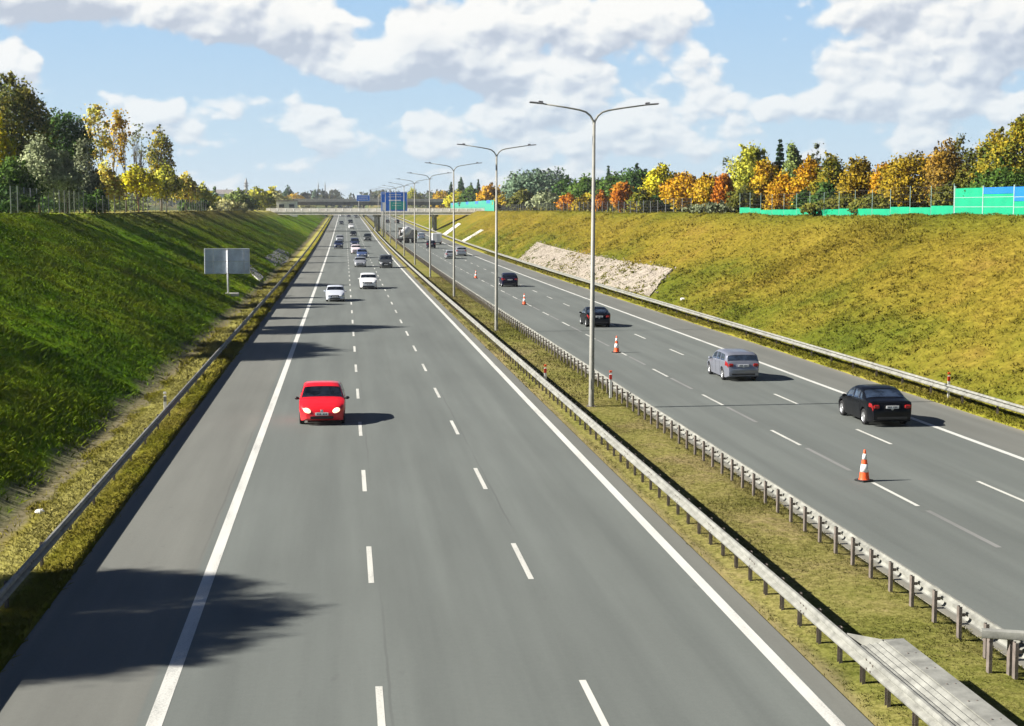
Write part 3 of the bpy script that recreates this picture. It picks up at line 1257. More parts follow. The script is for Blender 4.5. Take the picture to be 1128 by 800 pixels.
# ------------------------------------------------------------------ traffic cones
def make_cone():
    root = empty('traffic_cone', '', 'traffic cone', (0, 0, 0), 0, 'cones closing the left lane of the right carriageway')
    mb = MB()
    mb.box((0, 0, .03), (.46, .46, .06), 0, None, .03)
    mb.build('base', M['rubber'], root)
    prof = [(.185, .055), (.17, .07), (.16, .10)]
    levels = [(.10, .30, 'orange'), (.30, .55, 'white_band'), (.55, .70, 'orange'), (.70, .88, 'white_band'), (.88, 1.0, 'orange')]

    def rad(z):
        return .165 - (z - .1) * .148
    mb = MB()
    mb.lathe(prof + [(rad(.30), .30)], 20)
    mb.lathe([(rad(.55), .55), (rad(.70), .70)], 20)
    mb.lathe([(rad(.88), .88), (.032, 1.0), (.022, 1.01), (0, 1.01)], 20)
    mb.build('body', M['orange'], root, True)
    for a, b_ in ((.30, .55), (.70, .88)):
        mb = MB()
        mb.lathe([(rad(a), a), (rad(a) + .004, a), (rad(b_) + .004, b_), (rad(b_), b_)], 20)
        mb.build('reflective_band', M['white_band'], root, True)
    return root


cone = make_cone()
for i, (x, y, lab) in enumerate([(16.3, 48.2, 'orange and white traffic cone, the nearest of the row'),
                                 (16.2, 93.8, 'orange and white cone between the nearest cone and the black hatchback'),
                                 (16.1, 142.3, 'orange cone on the grey lane left of the dark blue car'),
                                 (16.2, 197.0, 'small faraway pale cone beyond the dark blue car')]):
    o = cone if i == 0 else copy_tree(cone)
    o.location = (x, y, zr(y))
    o.rotation_euler = (0, 0, R(random.uniform(-40, 40)))
    o['label'] = lab

# ------------------------------------------------------------------ vehicles
def interp(tab, s):
    if s <= tab[0][0]:
        return tab[0][1]
    for (a, va), (b, vb) in zip(tab, tab[1:]):
        if s <= b:
            t = (s - a) / (b - a)
            return va + (vb - va) * t
    return tab[-1][1]


def smooth_tab(tab, n=220, passes=5):
    xs = [i / n for i in range(n + 1)]
    v = [interp(tab, x) for x in xs]
    for _ in range(passes):
        v = [v[0]] + [(v[i - 1] + 2 * v[i] + v[i + 1]) / 4 for i in range(1, n)] + [v[-1]]
    return list(zip(xs, v))


CARS = {
    # s measured from the nose, 0..1; top = centre line height, belt = base of the side glass
    'hatchback': dict(L=3.75, W=1.86, wb=(.185, .83), wr=.29, top=[(0, .52), (.012, .62), (.04, .74), (.12, .86), (.235, .98), (.25, 1.0), (.44, 1.45), (.52, 1.53), (.72, 1.52), (.88, 1.42), (.93, 1.28), (.985, .92), (1, .62)],
                      belt=[(0, .55), (.2, .88), (.3, .93), (.9, 1.0), (1, .95)], ws=(.262, .425), rw=(.897, .952), sw=[(.36, .56), (.58, .78), (.795, .875)], tum=.40),
    'sedan': dict(L=4.65, W=1.78, wb=(.19, .80), wr=.32, top=[(0, .50), (.01, .60), (.035, .72), (.12, .84), (.26, .97), (.275, .985), (.40, 1.36), (.48, 1.45), (.62, 1.45), (.70, 1.40), (.84, 1.09), (.87, 1.06), (.965, 1.02), (.985, .90), (1, .62)],
                  belt=[(0, .52), (.25, .87), (.4, .91), (.85, .97), (1, .92)], ws=(.285, .395), rw=(.715, .825), sw=[(.37, .51), (.53, .67), (.685, .735)], tum=.33),
    'coupe': dict(L=4.35, W=1.78, wb=(.18, .80), wr=.32, top=[(0, .50), (.01, .60), (.035, .72), (.12, .84), (.27, .96), (.285, .975), (.42, 1.34), (.50, 1.42), (.62, 1.42), (.74, 1.34), (.90, 1.05), (.93, 1.02), (.98, .92), (1, .62)],
                  belt=[(0, .52), (.25, .86), (.4, .90), (.88, .98), (1, .92)], ws=(.295, .41), rw=(.765, .885), sw=[(.38, .54), (.56, .72)], tum=.34),
    'estate': dict(L=4.6, W=1.77, wb=(.19, .80), wr=.31, top=[(0, .50), (.01, .60), (.035, .72), (.12, .84), (.255, .97), (.27, .985), (.40, 1.37), (.47, 1.46), (.62, 1.475), (.85, 1.44), (.925, 1.36), (.975, .98), (.988, .88), (1, .60)],
                   belt=[(0, .52), (.25, .87), (.4, .91), (.9, .98), (1, .92)], ws=(.285, .395), rw=(.93, .966), sw=[(.37, .51), (.53, .68), (.70, .86)], tum=.30),
    'suv': dict(L=4.6, W=1.88, wb=(.19, .81), wr=.36, top=[(0, .62), (.01, .76), (.035, .90), (.1, 1.02), (.245, 1.12), (.26, 1.135), (.39, 1.56), (.46, 1.66), (.66, 1.68), (.86, 1.62), (.93, 1.48), (.975, 1.08), (.988, .96), (1, .68)],
                belt=[(0, .66), (.2, 1.02), (.35, 1.06), (.9, 1.14), (1, 1.05)], ws=(.272, .385), rw=(.915, .958), sw=[(.36, .51), (.53, .68), (.70, .84)], tum=.27),
    'van': dict(L=4.75, W=1.90, wb=(.18, .83), wr=.34, top=[(0, .60), (.01, .74), (.03, .88), (.08, 1.0), (.17, 1.14), (.185, 1.16), (.34, 1.72), (.42, 1.86), (.55, 1.90), (.90, 1.86), (.95, 1.74), (.985, 1.05), (1, .65)],
                belt=[(0, .64), (.15, 1.05), (.3, 1.10), (.9, 1.14), (1, 1.05)], ws=(.20, .335), rw=(.945, .966), sw=[(.31, .48), (.50, .70), (.72, .89)], tum=.20),
}


def build_car(kind, paint, label, cat, loc, rz, group=None, lit=False, glassmat='glass', dark_trim=False, plate=True):
    sp = CARS[kind]
    L, W = sp['L'], sp['W']
    name = {'suv': 'suv', 'van': 'passenger_van', 'sedan': 'sedan_car', 'coupe': 'hatchback_car', 'hatchback': 'hatchback_car', 'estate': 'estate_car'}[kind]
    root = empty(name, label, cat, loc, rz, group)
    top = smooth_tab(sp['top'])
    belt = smooth_tab(sp['belt'])
    wr = sp['wr']
    arch = wr + .065
    sf, sr = sp['wb']
    # stations, denser at the ends and round the wheel arches
    ss = set([0, .003, .008, .015, .025, 1, .997, .992, .985, .975])
    ss |= set(i / 70 for i in range(71))
    for w0 in (sf, sr):
        for k in range(-10, 11):
            ss.add(w0 + math.sin(k / 10 * math.pi / 2) * arch / L)
    ss = sorted(s for s in ss if 0 <= s <= 1)
    ss = [ss[0]] + [b for a, b in zip(ss, ss[1:]) if b - a > .0012]

    def plan(s):
        k = 1.0
        a = max(0, (.16 - s) / .16)
        k -= (.30 if kind == 'hatchback' else .24) * a ** 2.6
        b = max(0, (s - .88) / .12)
        k -= .15 * b ** 2.4
        k -= .035 * max(0, (.35 - s) / .35)
        return k * W / 2

    def section(s):
        w = plan(s)
        T = interp(top, s)
        Bz = min(interp(belt, s), T - .035)
        zb = .19 + .10 * max(0, (.05 - s) / .05) + .10 * max(0, (s - .94) / .06)
        lo = zb
        for w0 in (sf, sr):
            d = (s - w0) * L
            if abs(d) < arch:
                lo = max(lo, wr + math.sqrt(arch * arch - d * d) - .0)
        sill = max(lo, zb)
        mid = max(lo + .015, min(.55, Bz - .12))
        sh = max(mid + .02, Bz - .06)
        h = max(0, T - Bz)
        gw = w * (1 - .015) - sp['tum'] * max(0, h - .06) * .9
        cam_ = min(.06, h * .35)
        inner = w * .93
        return [(0, zb if lo <= zb + .01 else lo), (inner * .93, lo), (w * .965, lo + .004), (w * 1.0, mid), (w * .995, sh), (w * .975, Bz),
                (gw, max(Bz + .005, T - cam_ - .03)), (gw * .86, T - cam_ * .45), (gw * .5, T - cam_ * .1), (0, T)]

    rows = [section(s) for s in ss]
    y_of = [L / 2 - s * L for s in ss]
    nu = len(rows[0])

    def surf(s, u):
        """u 0..nu-1 on the right side"""
        s = max(0, min(1, s))
        i = 0
        while i < len(ss) - 2 and ss[i + 1] < s:
            i += 1
        t = (s - ss[i]) / (ss[i + 1] - ss[i])
        k = min(int(u), nu - 2)
        v = u - k

        def P_(r, y):
            a, b = r[k], r[k + 1]
            return Vector((a[0] + (b[0] - a[0]) * v, y, a[1] + (b[1] - a[1]) * v))
        return P_(rows[i], y_of[i]).lerp(P_(rows[i + 1], y_of[i + 1]), t)

    mb = MB()
    vs_, fs = [], []
    full = 2 * nu - 2
    for r, y in zip(rows, y_of):
        ring = [(x, y, z) for x, z in r] + [(-x, y, z) for x, z in r[-2:0:-1]]
        vs_ += ring
    for i in range(len(rows) - 1):
        for k in range(full):
            k2 = (k + 1) % full
            fs.append((i * full + k, (i + 1) * full + k, (i + 1) * full + k2, i * full + k2))
    fs.append(tuple(range(full)))
    fs.append(tuple((len(rows) - 1) * full + k for k in range(full - 1, -1, -1)))
    mb.add(vs_, fs)
    body = mb.build('body', P[paint], root, True)
    try:
        body.data.set_sharp_from_angle(angle=R(50))
    except Exception:
        pass

    def patch(s0, s1, u0, u1, side, ns=8, nuu=5, off=.006, thick=.006, mb=None, mirror_span=False, taper=(0, 0, 0, 0)):
        mb = mb or MB()
        pts = []
        for i in range(ns + 1):
            row = []
            for j in range(nuu + 1):
                v = j / nuu
                a0 = s0 + taper[0] * v
                a1 = s1 + taper[1] * v
                s = a0 + (a1 - a0) * i / ns
                if mirror_span:
                    uu = u0 + (2 * (nu - 1 - u0)) * v
                    if uu > nu - 1:
                        p = surf(s, 2 * (nu - 1) - uu)
                        p.x = -p.x
                    else:
                        p = surf(s, uu)
                else:
                    p = surf(s, u0 + (u1 - u0) * v)
                    p.x *= side
                row.append(p)
            pts.append(row)
        outer = []
        for i in range(ns + 1):
            for j in range(nuu + 1):
                a = pts[min(i + 1, ns)][j] - pts[max(i - 1, 0)][j]
                b = pts[i][min(j + 1, nuu)] - pts[i][max(j - 1, 0)]
                n_ = a.cross(b)
                if n_.length < 1e-9:
                    n_ = Vector((0, 0, 1))
                n_.normalize()
                c = pts[i][j]
                ref = c - Vector((0, c.y * .6, .55))
                if n_.dot(ref) < 0:
                    n_ = -n_
                outer.append((c + n_ * off, c - n_ * .01))
        q = nuu + 1
        m = (ns + 1) * q
        V = [a for a, b in outer] + [b for a, b in outer]
        Fs = []
        for i in range(ns):
            for j in range(nuu):
                Fs.append((i * q + j, i * q + j + 1, (i + 1) * q + j + 1, (i + 1) * q + j))
        edge = ([(0, j) for j in range(q)] + [(i, q - 1) for i in range(1, ns + 1)] + [(ns, j) for j in range(q - 2, -1, -1)] + [(i, 0) for i in range(ns - 1, 0, -1)])
        for e in range(len(edge)):
            a = edge[e][0] * q + edge[e][1]
            b = edge[(e + 1) % len(edge)][0] * q + edge[(e + 1) % len(edge)][1]
            Fs.append((a, b, b + m, a + m))
        mb.add(V, Fs)
        return mb

    G = M[glassmat]
    patch(sp['ws'][0] + .012, sp['ws'][1], 6.5, 9, 1, 8, 14, mirror_span=True).build('windscreen', G, root, True)
    patch(sp['rw'][0], sp['rw'][1], 6.45, 9, 1, 6, 14, mirror_span=True).build('rear_window', G, root, True)
    for side in (-1, 1):
        for k, (a, b) in enumerate(sp['sw']):
            tp = (.05 if k == 0 else 0, (-.045 if k == len(sp['sw']) - 1 else 0), 0, 0)
            patch(a - (.04 if k == 0 else 0), b + (.03 if k == len(sp['sw']) - 1 else 0), 5.12, 5.9, side, 8, 4, taper=tp).build('side_window', G, root, True)
    # wheels
    for s0 in (sf, sr):
        for side in (-1, 1):
            y = L / 2 - s0 * L
            x = side * (plan(s0) - .115)
            Mx = Matrix.Translation((x, y, wr)) @ Matrix.Rotation(R(90) * side, 4, 'Y')
            mb = MB()
            mb.lathe([(wr * .62, -.09), (wr * .93, -.095), (wr, -.06), (wr, .06), (wr * .95, .095), (wr * .64, .1), (wr * .62, .08)], 26, 0, Mx)
            wh = mb.build('wheel', M['rubber'], root, True)
            mb = MB()
            mb.lathe([(0, .07), (wr * .12, .075), (wr * .16, .06), (wr * .2, .05)], 20, 0, Mx)
            mb.lathe([(wr * .54, .07), (wr * .645, .098), (wr * .66, .08)], 26, 0, Mx)
            for q in range(7):
                a = q * 2 * math.pi / 7
                rot = Matrix.Rotation(a, 4, 'Z')
                vs2 = [(wr * .12, -.03, .065), (wr * .58, -.045, .075), (wr * .58, .045, .075), (wr * .12, .03, .065),
                       (wr * .12, -.03, .04), (wr * .58, -.045, .05), (wr * .58, .045, .05), (wr * .12, .03, .04)]
                mb.add(vs2, [(0, 1, 2, 3), (4, 7, 6, 5), (0, 4, 5, 1), (1, 5, 6, 2), (2, 6, 7, 3), (3, 7, 4, 0)], 0, Mx @ rot)
            mb.build('rim', M['rim'], wh)
    # nose
    T0 = interp(top, .012)
    hz_ = interp(top, .03) - .10
    hl = MB()
    for side in (-1, 1):
        if lit:
            mb = MB()
            x = side * plan(.02) * .80
            mb.ball((x, L / 2 - .11, hz_ - .01), (.175, .15, .105), 18, 12, 0, Matrix.Rotation(R(-28) * side, 3, 'Y'))
        else:
            mb = patch(.006, .10, 3.7, 4.9, side, 8, 4, .012)
            mb.ball((side * plan(.02) * .80, L / 2 - .07, hz_ - .01), (.16, .10, .075), 14, 8)
        mb.build('headlight', M['head_lit'] if lit else M['head'], root, True)
    fr = L / 2
    mb = MB()
    mb.box((0, fr - .012, T0 - (.10 if kind == 'hatchback' else .06)), (plan(0) * (.7 if kind == 'hatchback' else 1.15), .07, .07 if kind == 'hatchback' else .17), 0, None, .025)
    mb.build('grille', M['plastic'], root)
    mb = MB()
    mb.box((0, fr - .02, .335), (plan(0) * 1.5, .07, .13), 0, None, .03)
    mb.build('lower_intake', M['plastic'], root)
    if dark_trim:
        mb = MB()
        mb.box((0, fr - .01, .30), (plan(0) * 1.85, .09, .16), 0, None, .04)
        mb.box((0, -fr + .01, .34), (plan(1) * 1.85, .09, .18), 0, None, .04)
        mb.build('bumper_trim', M['plastic'], root)

    def number_plate(y, z, sgn):
        mb = MB()
        mb.box((0, y, z), (.52, .018, .115), 0, None, .006)
        p = mb.build('number_plate', M['plate'], root)
        mb = MB()
        for i in range(7):
            if i == 3:
                continue
            mb.box((-.18 + i * .058 , y + sgn * .0115, z), (.032, .006, .07))
        mb.build('plate_characters', M['plate_ink'], p)
    rear_z = interp(top, .99) - .12
    if plate:
        number_plate(fr + .026, .47 if kind in ('hatchback', 'sedan', 'estate', 'coupe') else .52, 1)
        number_plate(-fr - .008, .80 if kind in ('sedan', 'estate', 'coupe', 'hatchback') else .92, -1)
        # the boot lid's recess that carries the plate
        mb = MB()
        mb.box((0, -fr + .035, .80 if kind in ('sedan', 'estate', 'coupe', 'hatchback') else .92), (.66, .07, .17), 0, None, .02)
        mb.build('plate_recess', P[paint] if kind != 'suv' else M['plastic'], root)
    # tail
    for side in (-1, 1):
        if kind in ('van', 'suv', 'estate', 'hatchback'):
            mb = patch(.925 if kind != 'van' else .955, .988, 3.7, 5.25, side, 6, 5, .012)
        else:
            mb = patch(.935, .992, 3.75, 5.2, side, 6, 5, .012)
        x = side * plan(.985) * .80
        zt = min(interp(belt, .97), interp(top, .975)) - .12
        mb.box((x, -fr + .05, zt), (.24, .10, .17 if kind not in ('van',) else .42), 0, None, .04)
        mb.build('tail_light', M['tail'], root, False)
    mb = MB()
    mb.box((0, -fr + .02, .36), (plan(1) * 1.62, .06, .13), 0, None, .03)
    mb.build('rear_bumper_insert', M['plastic'], root)
    # mirrors
    for side in (-1, 1):
        sM = sp['ws'][0] + .055
        c = surf(sM, 5)
        mb = MB()
        mb.ball((side * (c.x + .11), c.y, c.z + .05), (.095, .05, .065), 12, 8)
        mb.box((side * (c.x + .03), c.y, c.z + .02), (.12, .05, .035), 0, None, .01)
        mb.build('mirror', M['plastic'] if kind in ('hatchback', 'van') else P[paint], root, True)
    # door handles and door gaps
    for side in (-1, 1):
        mb = MB()
        for sx in (sp['sw'][0][1] - .015, sp['sw'][min(1, len(sp['sw']) - 1)][1] - .015):
            c = surf(sx, 4.1)
            mb.box((side * (c.x + .006), c.y, c.z - .04), (.03, .17, .025), 0, None, .008)
        mb.build('door_handle', P[paint] if kind != 'van' else M['plastic'], root)
    for side in (-1, 1):
        for s0 in (sp['sw'][0][0] - .02, (sp['sw'][0][1] + (sp['sw'][1][0] if len(sp['sw']) > 1 else 1)) / 2, sp['sw'][min(1, len(sp['sw']) - 1)][1] + .02):
            if min(abs(s0 - sf), abs(s0 - sr)) * L < arch * .9 or loc[1] > 130:
                continue
            mb = MB()
            pts = [surf(s0, u) for u in (2.3, 3, 3.5, 4, 4.5, 5)]
            mb.tube([(side * (p.x + .0005), p.y, p.z) for p in pts], .006, 5)
            mb.build('door_seam', M['plastic'], root)
    # badge and aerial
    mb = MB()
    mb.lathe([(0, .006), (.055, .004), (.06, 0)], 16, 0, Matrix.Translation((0, fr - .02 + .02, T0 - .02)) @ Matrix.Rotation(R(-90), 4, 'X'))
    mb.lathe([(0, .006), (.05, .004), (.055, 0)], 16, 0, Matrix.Translation((0, -fr - .0, rear_z + .06)) @ Matrix.Rotation(R(90), 4, 'X'))
    mb.build('badge', M['rim'], root)
    return root


def place(kind, paint, label, x, y_near, away=False, rz=0.0, **kw):
    """y_near: where the end nearest the camera touches the road"""
    L = CARS[kind]['L']
    yc = y_near + L / 2
    ang = (0 if away else math.pi) + R(rz)
    cat = {'suv': 'SUV', 'van': 'van'}.get(kind, 'car')
    return build_car(kind, paint, label, cat, (x, yc, zr(yc)), ang, 'cars driving away' if away else 'cars driving towards the camera', glassmat='glass_blue' if y_near < 130 and kind != 'hatchback' else 'glass', **kw)


# towards us
place('hatchback', 'red', 'small bright red hatchback with lit headlights, alone near the camera', -.98, 63.0, lit=True)
place('sedan', 'icewhite', 'bluish white car with dark grille beyond the red hatchback, by the left edge line', -.95, 148.5)
place('suv', 'white', 'clean white SUV with black grille driving in the middle lane', 2.5, 171.5, dark_trim=True)
place('van', 'grey', 'dark grey van in the fast lane beside the median, the nearer of the two there', 5.95, 231.0)
place('estate', 'silver', 'silver car behind the white SUV at the head of the middle lane queue', 2.25, 235.0)
place('hatchback', 'blue', 'small blue car tucked behind the silver car in the middle lane', 2.95, 276.0)
place('suv', 'pinkwhite', 'pale pinkish white car behind the small blue car in the middle lane', 2.05, 299.0)
place('van', 'darkblue', 'tall dark blue van in the middle lane behind the pale pinkish car', 2.15, 345.0)
place('van', 'darkgreen', 'dark olive van in the fast lane, the farther of the two beside the median', 5.6, 392.0)
place('suv', 'darkblue', 'dark blue car near the left edge line just ahead of a pale silver one', -1.3, 332.0)
place('suv', 'silver', 'pale silver car near the left edge line right behind a dark blue one', -1.2, 384.0)
place('sedan', 'black', 'far black car in the middle lane behind the tall dark blue van', 2.4, 440.0)
place('suv', 'white', 'tiny distant white car in the middle lane near the overpass', 2.25, 540.0)
place('suv', 'black', 'tiny distant black car in the middle lane just behind a white one', 2.3, 640.0)
place('sedan', 'grey', 'tiny distant grey car near the left edge line before the overpass', -1.3, 620.0)
place('van', 'white', 'tiny far white van under the overpass near the left edge line', -1.5, 880.0)
place('suv', 'navy', 'tiny far dark car under the overpass in the middle lane', 2.2, 830.0)
place('suv', 'grey', 'tiny far grey car under the overpass in the fast lane', 5.6, 800.0)
# going away
place('sedan', 'black', 'black saloon with silver wheels, the nearest car on the right carriageway', 21.45, 60.2, True)
place('estate', 'lilac', 'silver lilac estate car ahead of the black saloon', 19.75, 77.2, True, 0.6)
place('coupe', 'black', 'black hatchback passing behind the nearest lamp post', 18.4, 114.0, True)
place('hatchback', 'navy', 'dark navy small car right of the faint cone', 18.2, 175.0, True)
place('estate', 'silver', 'silver car in the middle of the right carriageway, left one of a silver pair', 17.95, 270.0, True)
place('suv', 'silver', 'silver car near the right edge line, right one of a silver pair', 20.8, 284.0, True)
place('suv', 'navy', 'dark car left of the white box van on the right carriageway', 18.0, 332.0, True)
place('suv', 'paleblue', 'pale blue car between the mixer lorry and the white box van', 19.6, 408.0, True)
place('suv', 'black', 'tiny far black car on the right carriageway beyond the mixer lorry', 21.0, 640.0, True)
place('sedan', 'grey', 'tiny far grey car on the right carriageway beside a black one', 17.6, 655.0, True)


def box_van(loc, rz, label):
    root = empty('box_van', label, 'van', loc, rz, 'cars driving away')
    mb = MB()
    mb.box((0, -.9, 1.55), (2.15, 3.6, 2.1), 0, None, .05)
    mb.build('cargo_box', P['white'], root)
    mb = MB()
    mb.box((0, 1.75, 1.0), (1.95, 1.5, 1.1), 0, None, .12)
    mb.box((0, 1.45, 1.75), (1.8, 1.0, .6), 0, None, .15)
    mb.build('cab', P['white'], root)
    mb = MB()
    mb.box((0, 1.98, 1.78), (1.55, .06, .45), 0, Matrix.Rotation(R(20), 3, 'X'))
    mb.build('windscreen', M['glass'], root)
    mb = MB()
    mb.box((0, -.1, .42), (1.9, 4.8, .16), 0, None, .02)
    mb.box((0, -2.72, .45), (2.0, .08, .14), 0, None, .02)
    mb.build('chassis', M['plastic'], root)
    for s in (-1, 1):
        for y in (-1.7, 1.75):
            mb = MB()
            mb.lathe([(.18, -.1), (.34, -.1), (.36, -.06), (.36, .06), (.34, .1), (.18, .1), (0, .08)], 20, 0, Matrix.Translation((s * .9, y, .36)) @ Matrix.Rotation(R(90) * s, 4, 'Y'))
            mb.build('wheel', M['rubber'], root, True)
        mb = MB()
        mb.box((s * .93, -2.71, .66), (.14, .05, .22), 0, None, .02)
        mb.build('tail_light', M['tail'], root)
        mb = MB()
        mb.box((s * .52, -2.712, 1.55), (1.0, .02, 1.95), 0, None, .008)
        mb.build('rear_door', P['white'], root)
    mb = MB()
    for x in (-.12, .12):
        mb.tube([(x, -2.74, .7), (x, -2.74, 2.45)], .014, 6)
    mb.build('door_bar', M['galv'], root)


box_van((20.9, 364, zr(364)), 0, 'white box van near the right edge line, with square rear doors')


def mixer_truck(loc, rz, label):
    root = empty('mixer_lorry', label, 'lorry', loc, rz, 'cars driving away')
    mb = MB()
    mb.box((0, -.3, 1.0), (.9, 7.6, .28), 0, None, .02)
    mb.box((0, -3.9, .75), (2.3, .12, .3), 0, None, .02)
    mb.build('chassis', M['plastic'], root)
    # drum
    rot = Matrix.Translation((0, -1.35, 2.5)) @ Matrix.Rotation(R(90 + 13), 4, 'X')
    mb = MB()
    mb.lathe([(0, -2.4), (.75, -2.4), (1.0, -1.7), (1.2, -.6), (1.18, .3), (.95, 1.3), (.62, 2.2), (.5, 2.4), (.42, 2.35), (.4, 1.9)], 28, 0, rot)
    drum = mb.build('drum', P['white'], root, True)
    mb = MB()
    for k in range(60):
        a = k * .35
        z = -1.9 + k * .065
        r_ = interp([(-2.4, .75), (-1.7, 1.0), (-.6, 1.2), (.3, 1.18), (1.3, .95), (2.2, .62)], z) + .012
        mb.box(rot @ Vector((r_ * math.cos(a), r_ * math.sin(a), z)), (.1, .1, .1), 0, None, .02)
    mb.build('drum_stripe', M['lamp_head'], drum)
    mb = MB()
    for s in (-1, 1):
        mb.box((s * .75, -3.3, 2.0), (.12, .14, 1.9))
        mb.tube([(s * .75, -3.3, 2.9), (s * .5, -3.9, 3.5)], .05, 8)
    mb.box((0, -3.3, 2.3), (1.6, .12, .16))
    mb.build('drum_frame', M['plastic'], root)
    mb = MB()
    mb.lathe([(.62, .5), (.3, 0), (.26, 0)], 14, 0, Matrix.Translation((0, -3.95, 3.1)))
    mb.tube([(0, -4.0, 3.0), (0, -4.3, 1.7)], [.26, .2], 12)
    mb.build('chute', M['galv_dark'], root, True)
    mb = MB()
    mb.box((0, 2.9, 2.0), (2.4, 1.9, 2.1), 0, None, .14)
    cab = mb.build('cab', P['grey'], root)
    mb = MB()
    mb.box((0, 3.86, 2.35), (2.1, .05, .8), 0, None, .02)
    for s in (-1, 1):
        mb.box((s * 1.2, 3.1, 2.4), (.03, .9, .7), 0, None, .01)
    mb.build('cab_window', M['glass'], cab)
    for s in (-1, 1):
        for y in (-2.9, -1.6, 1.3, 3.0):
            mb = MB()
            mb.lathe([(.25, -.2), (.5, -.2), (.53, -.14), (.53, .14), (.5, .2), (.27, .18), (0, .1)], 22, 0, Matrix.Translation((s * .98, y, .53)) @ Matrix.Rotation(R(90) * s, 4, 'Y'))
            mb.build('wheel', M['rubber'], root, True)
        mb = MB()
        mb.box((s * .98, -2.25, 1.14), (.5, 2.7, .06), 0, None, .02)
        mb.build('mudguard', M['plastic'], root)
        mb = MB()
        mb.box((s * .95, -3.98, .78), (.3, .05, .16), 0, None, .02)
        mb.build('tail_light', M['tail'], root)


mixer_truck((14.6, 377, zr(377)), R(-24), 'white drummed concrete mixer lorry on the right carriageway, beside the lamp posts')

# ------------------------------------------------------------------ bridges and signs
def bridge(label, Y, x0, x1, zdeck, zpar, depth, width, piers, cols, rail=True):
    root = empty('road_bridge', label, 'bridge', (0, Y, 0), R(-12) if rail else 0)
    zg = zr(Y)
    mb = MB()
    mb.box(((x0 + x1) / 2, 0, zdeck - depth / 2), (x1 - x0, width, depth), 0, None, .05)
    mb.build('deck', M[cols[0]], root)
    for s in (-1, 1):
        mb = MB()
        mb.box(((x0 + x1) / 2, s * (width / 2 + .11), (zpar + zdeck - .5) / 2), (x1 - x0, .2, zpar - zdeck + .5), 0, None, .03)
        mb.build('parapet', M[cols[1]], root)
        if rail:
            mb = MB()
            x = x0 + 1
            while x < x1:
                mb.box((x, s * (width / 2 + .235), zpar - .5), (.28, .045, .75), 0, None, .01)
                x += 2.6
            mb.build('parapet_panels', M['wall_white'], root)
            mb = MB()
            mb.tube([(x0, s * (width / 2), zpar + .35), (x1, s * (width / 2), zpar + .35)], .035, 6)
            x = x0
            while x <= x1:
                mb.box((x, s * width / 2, zpar + .17), (.05, .05, .36))
                x += 2.5
            mb.build('handrail', M['galv'], root)
    for x in piers:
        for dy in (-width * .28, width * .28):
            mb = MB()
            mb.lathe([(.42, zg - .5), (.42, zdeck - depth)], 16, 0, Matrix.Translation((x, dy, 0)))
            mb.build('pillar', M[cols[2]], root, True)
        mb = MB()
        mb.box((x, 0, zdeck - depth - .3), (1.5, width * .8, .6), 0, None, .05)
        mb.build('pier_cap', M[cols[2]], root)
    for x, s in ((x0, 1), (x1, -1)):
        mb = MB()
        mb.box((x - s * 1.0, 0, (zg + zdeck) / 2 - .8), (2.0, width, zdeck - zg - .2), 0, None, .05)
        mb.build('abutment', M[cols[0]], root)
    return root


bridge('pale overpass with white banded parapet crossing the motorway below the blue sign', 505, -24, 44, 8.2, 8.95, 1.25, 9, (10.4, 28.6), ('concrete_pale', 'concrete_pale', 'concrete'))
bridge('dark low flyover crossing behind the pale overpass', 860, -60, 60, 13.2, 14.3, 2.3, 11, (-34, -9.6, 10.4, 30, 48), ('concrete_dark', 'concrete', 'concrete_dark'), False)


def gantry_sign(label, loc, w, h, zb, mast_x, small):
    """a sign board carried on a cantilever mast; the face looks at the camera (-Y)"""
    root = empty('road_sign', label, 'road sign', loc)
    mb = MB()
    mb.box((0, 0, zb + h / 2), (w, .12, h), 0, None, .04)
    mb.build('board', M['sign_blue'], root)
    mb = MB()
    for sx in (-1, 1):
        mb.box((sx * (w / 2 - .09), -.066, zb + h / 2), (.08, .012, h - .1))
    for z in (zb + .09, zb + h - .09):
        mb.box((0, -.066, z), (w - .26, .012, .08))
    mb.build('border', M['sign_white'], root)
    if not small:
        mb = MB()
        mb.box((w * .12, -.072, zb + h * .30), (w * .62, .02, h * .42), 0, None, .006)
        mb.build('green_panel', M['sign_green'], root)
        mb = MB()
        mb.box((-w / 2 + w * .10, -.070, zb + h * .25), (w * .10, .016, h * .42))
        mb.box((w * .02, -.071, zb + h * .565), (w * .46, .016, h * .06))
        # rows of lettering, too far away to read in the photograph
        r2 = random.Random(5)
        for row, (z, x0, x1, hh) in enumerate(((.86, -.18, .28, .04), (.75, -.22, .30, .045), (.90, -.44, -.36, .04), (.42, -.04, .28, .035), (.30, -.06, .26, .035))):
            x = x0
            while x < x1:
                lw = r2.uniform(.018, .035)
                mb.box((w * x, -.086, zb + h * z), (w * lw * .7, .01, h * hh))
                x += lw + .012
        mb.build('lettering', M['sign_white'], root)
    else:
        mb = MB()
        r2 = random.Random(6)
        for z in (.68, .34):
            x = -.36
            while x < .36:
                lw = r2.uniform(.02, .04)
                mb.box((w * x, -.068, zb + h * z), (w * lw * .7, .012, h * .14))
                x += lw + .014
        mb.build('lettering', M['sign_white'], root)
    mb = MB()
    mx = mast_x
    mb.tube([(mx, .55, 0), (mx, .55, zb + h * .75)], [.26, .2], 12)
    mb.build('mast', M['galv'], root, True)
    mb = MB()
    for z in (zb + h * .25, zb + h * .72):
        mb.box(((mx + w / 2) / 2, .40, z), (abs(w / 2 - mx), .2, .2))
    for x in (-w * .3, 0, w * .3):
        mb.box((x, .18, zb + h / 2), (.1, .22, h * .9))
    mb.build('support_frame', M['galv'], root)
    return root


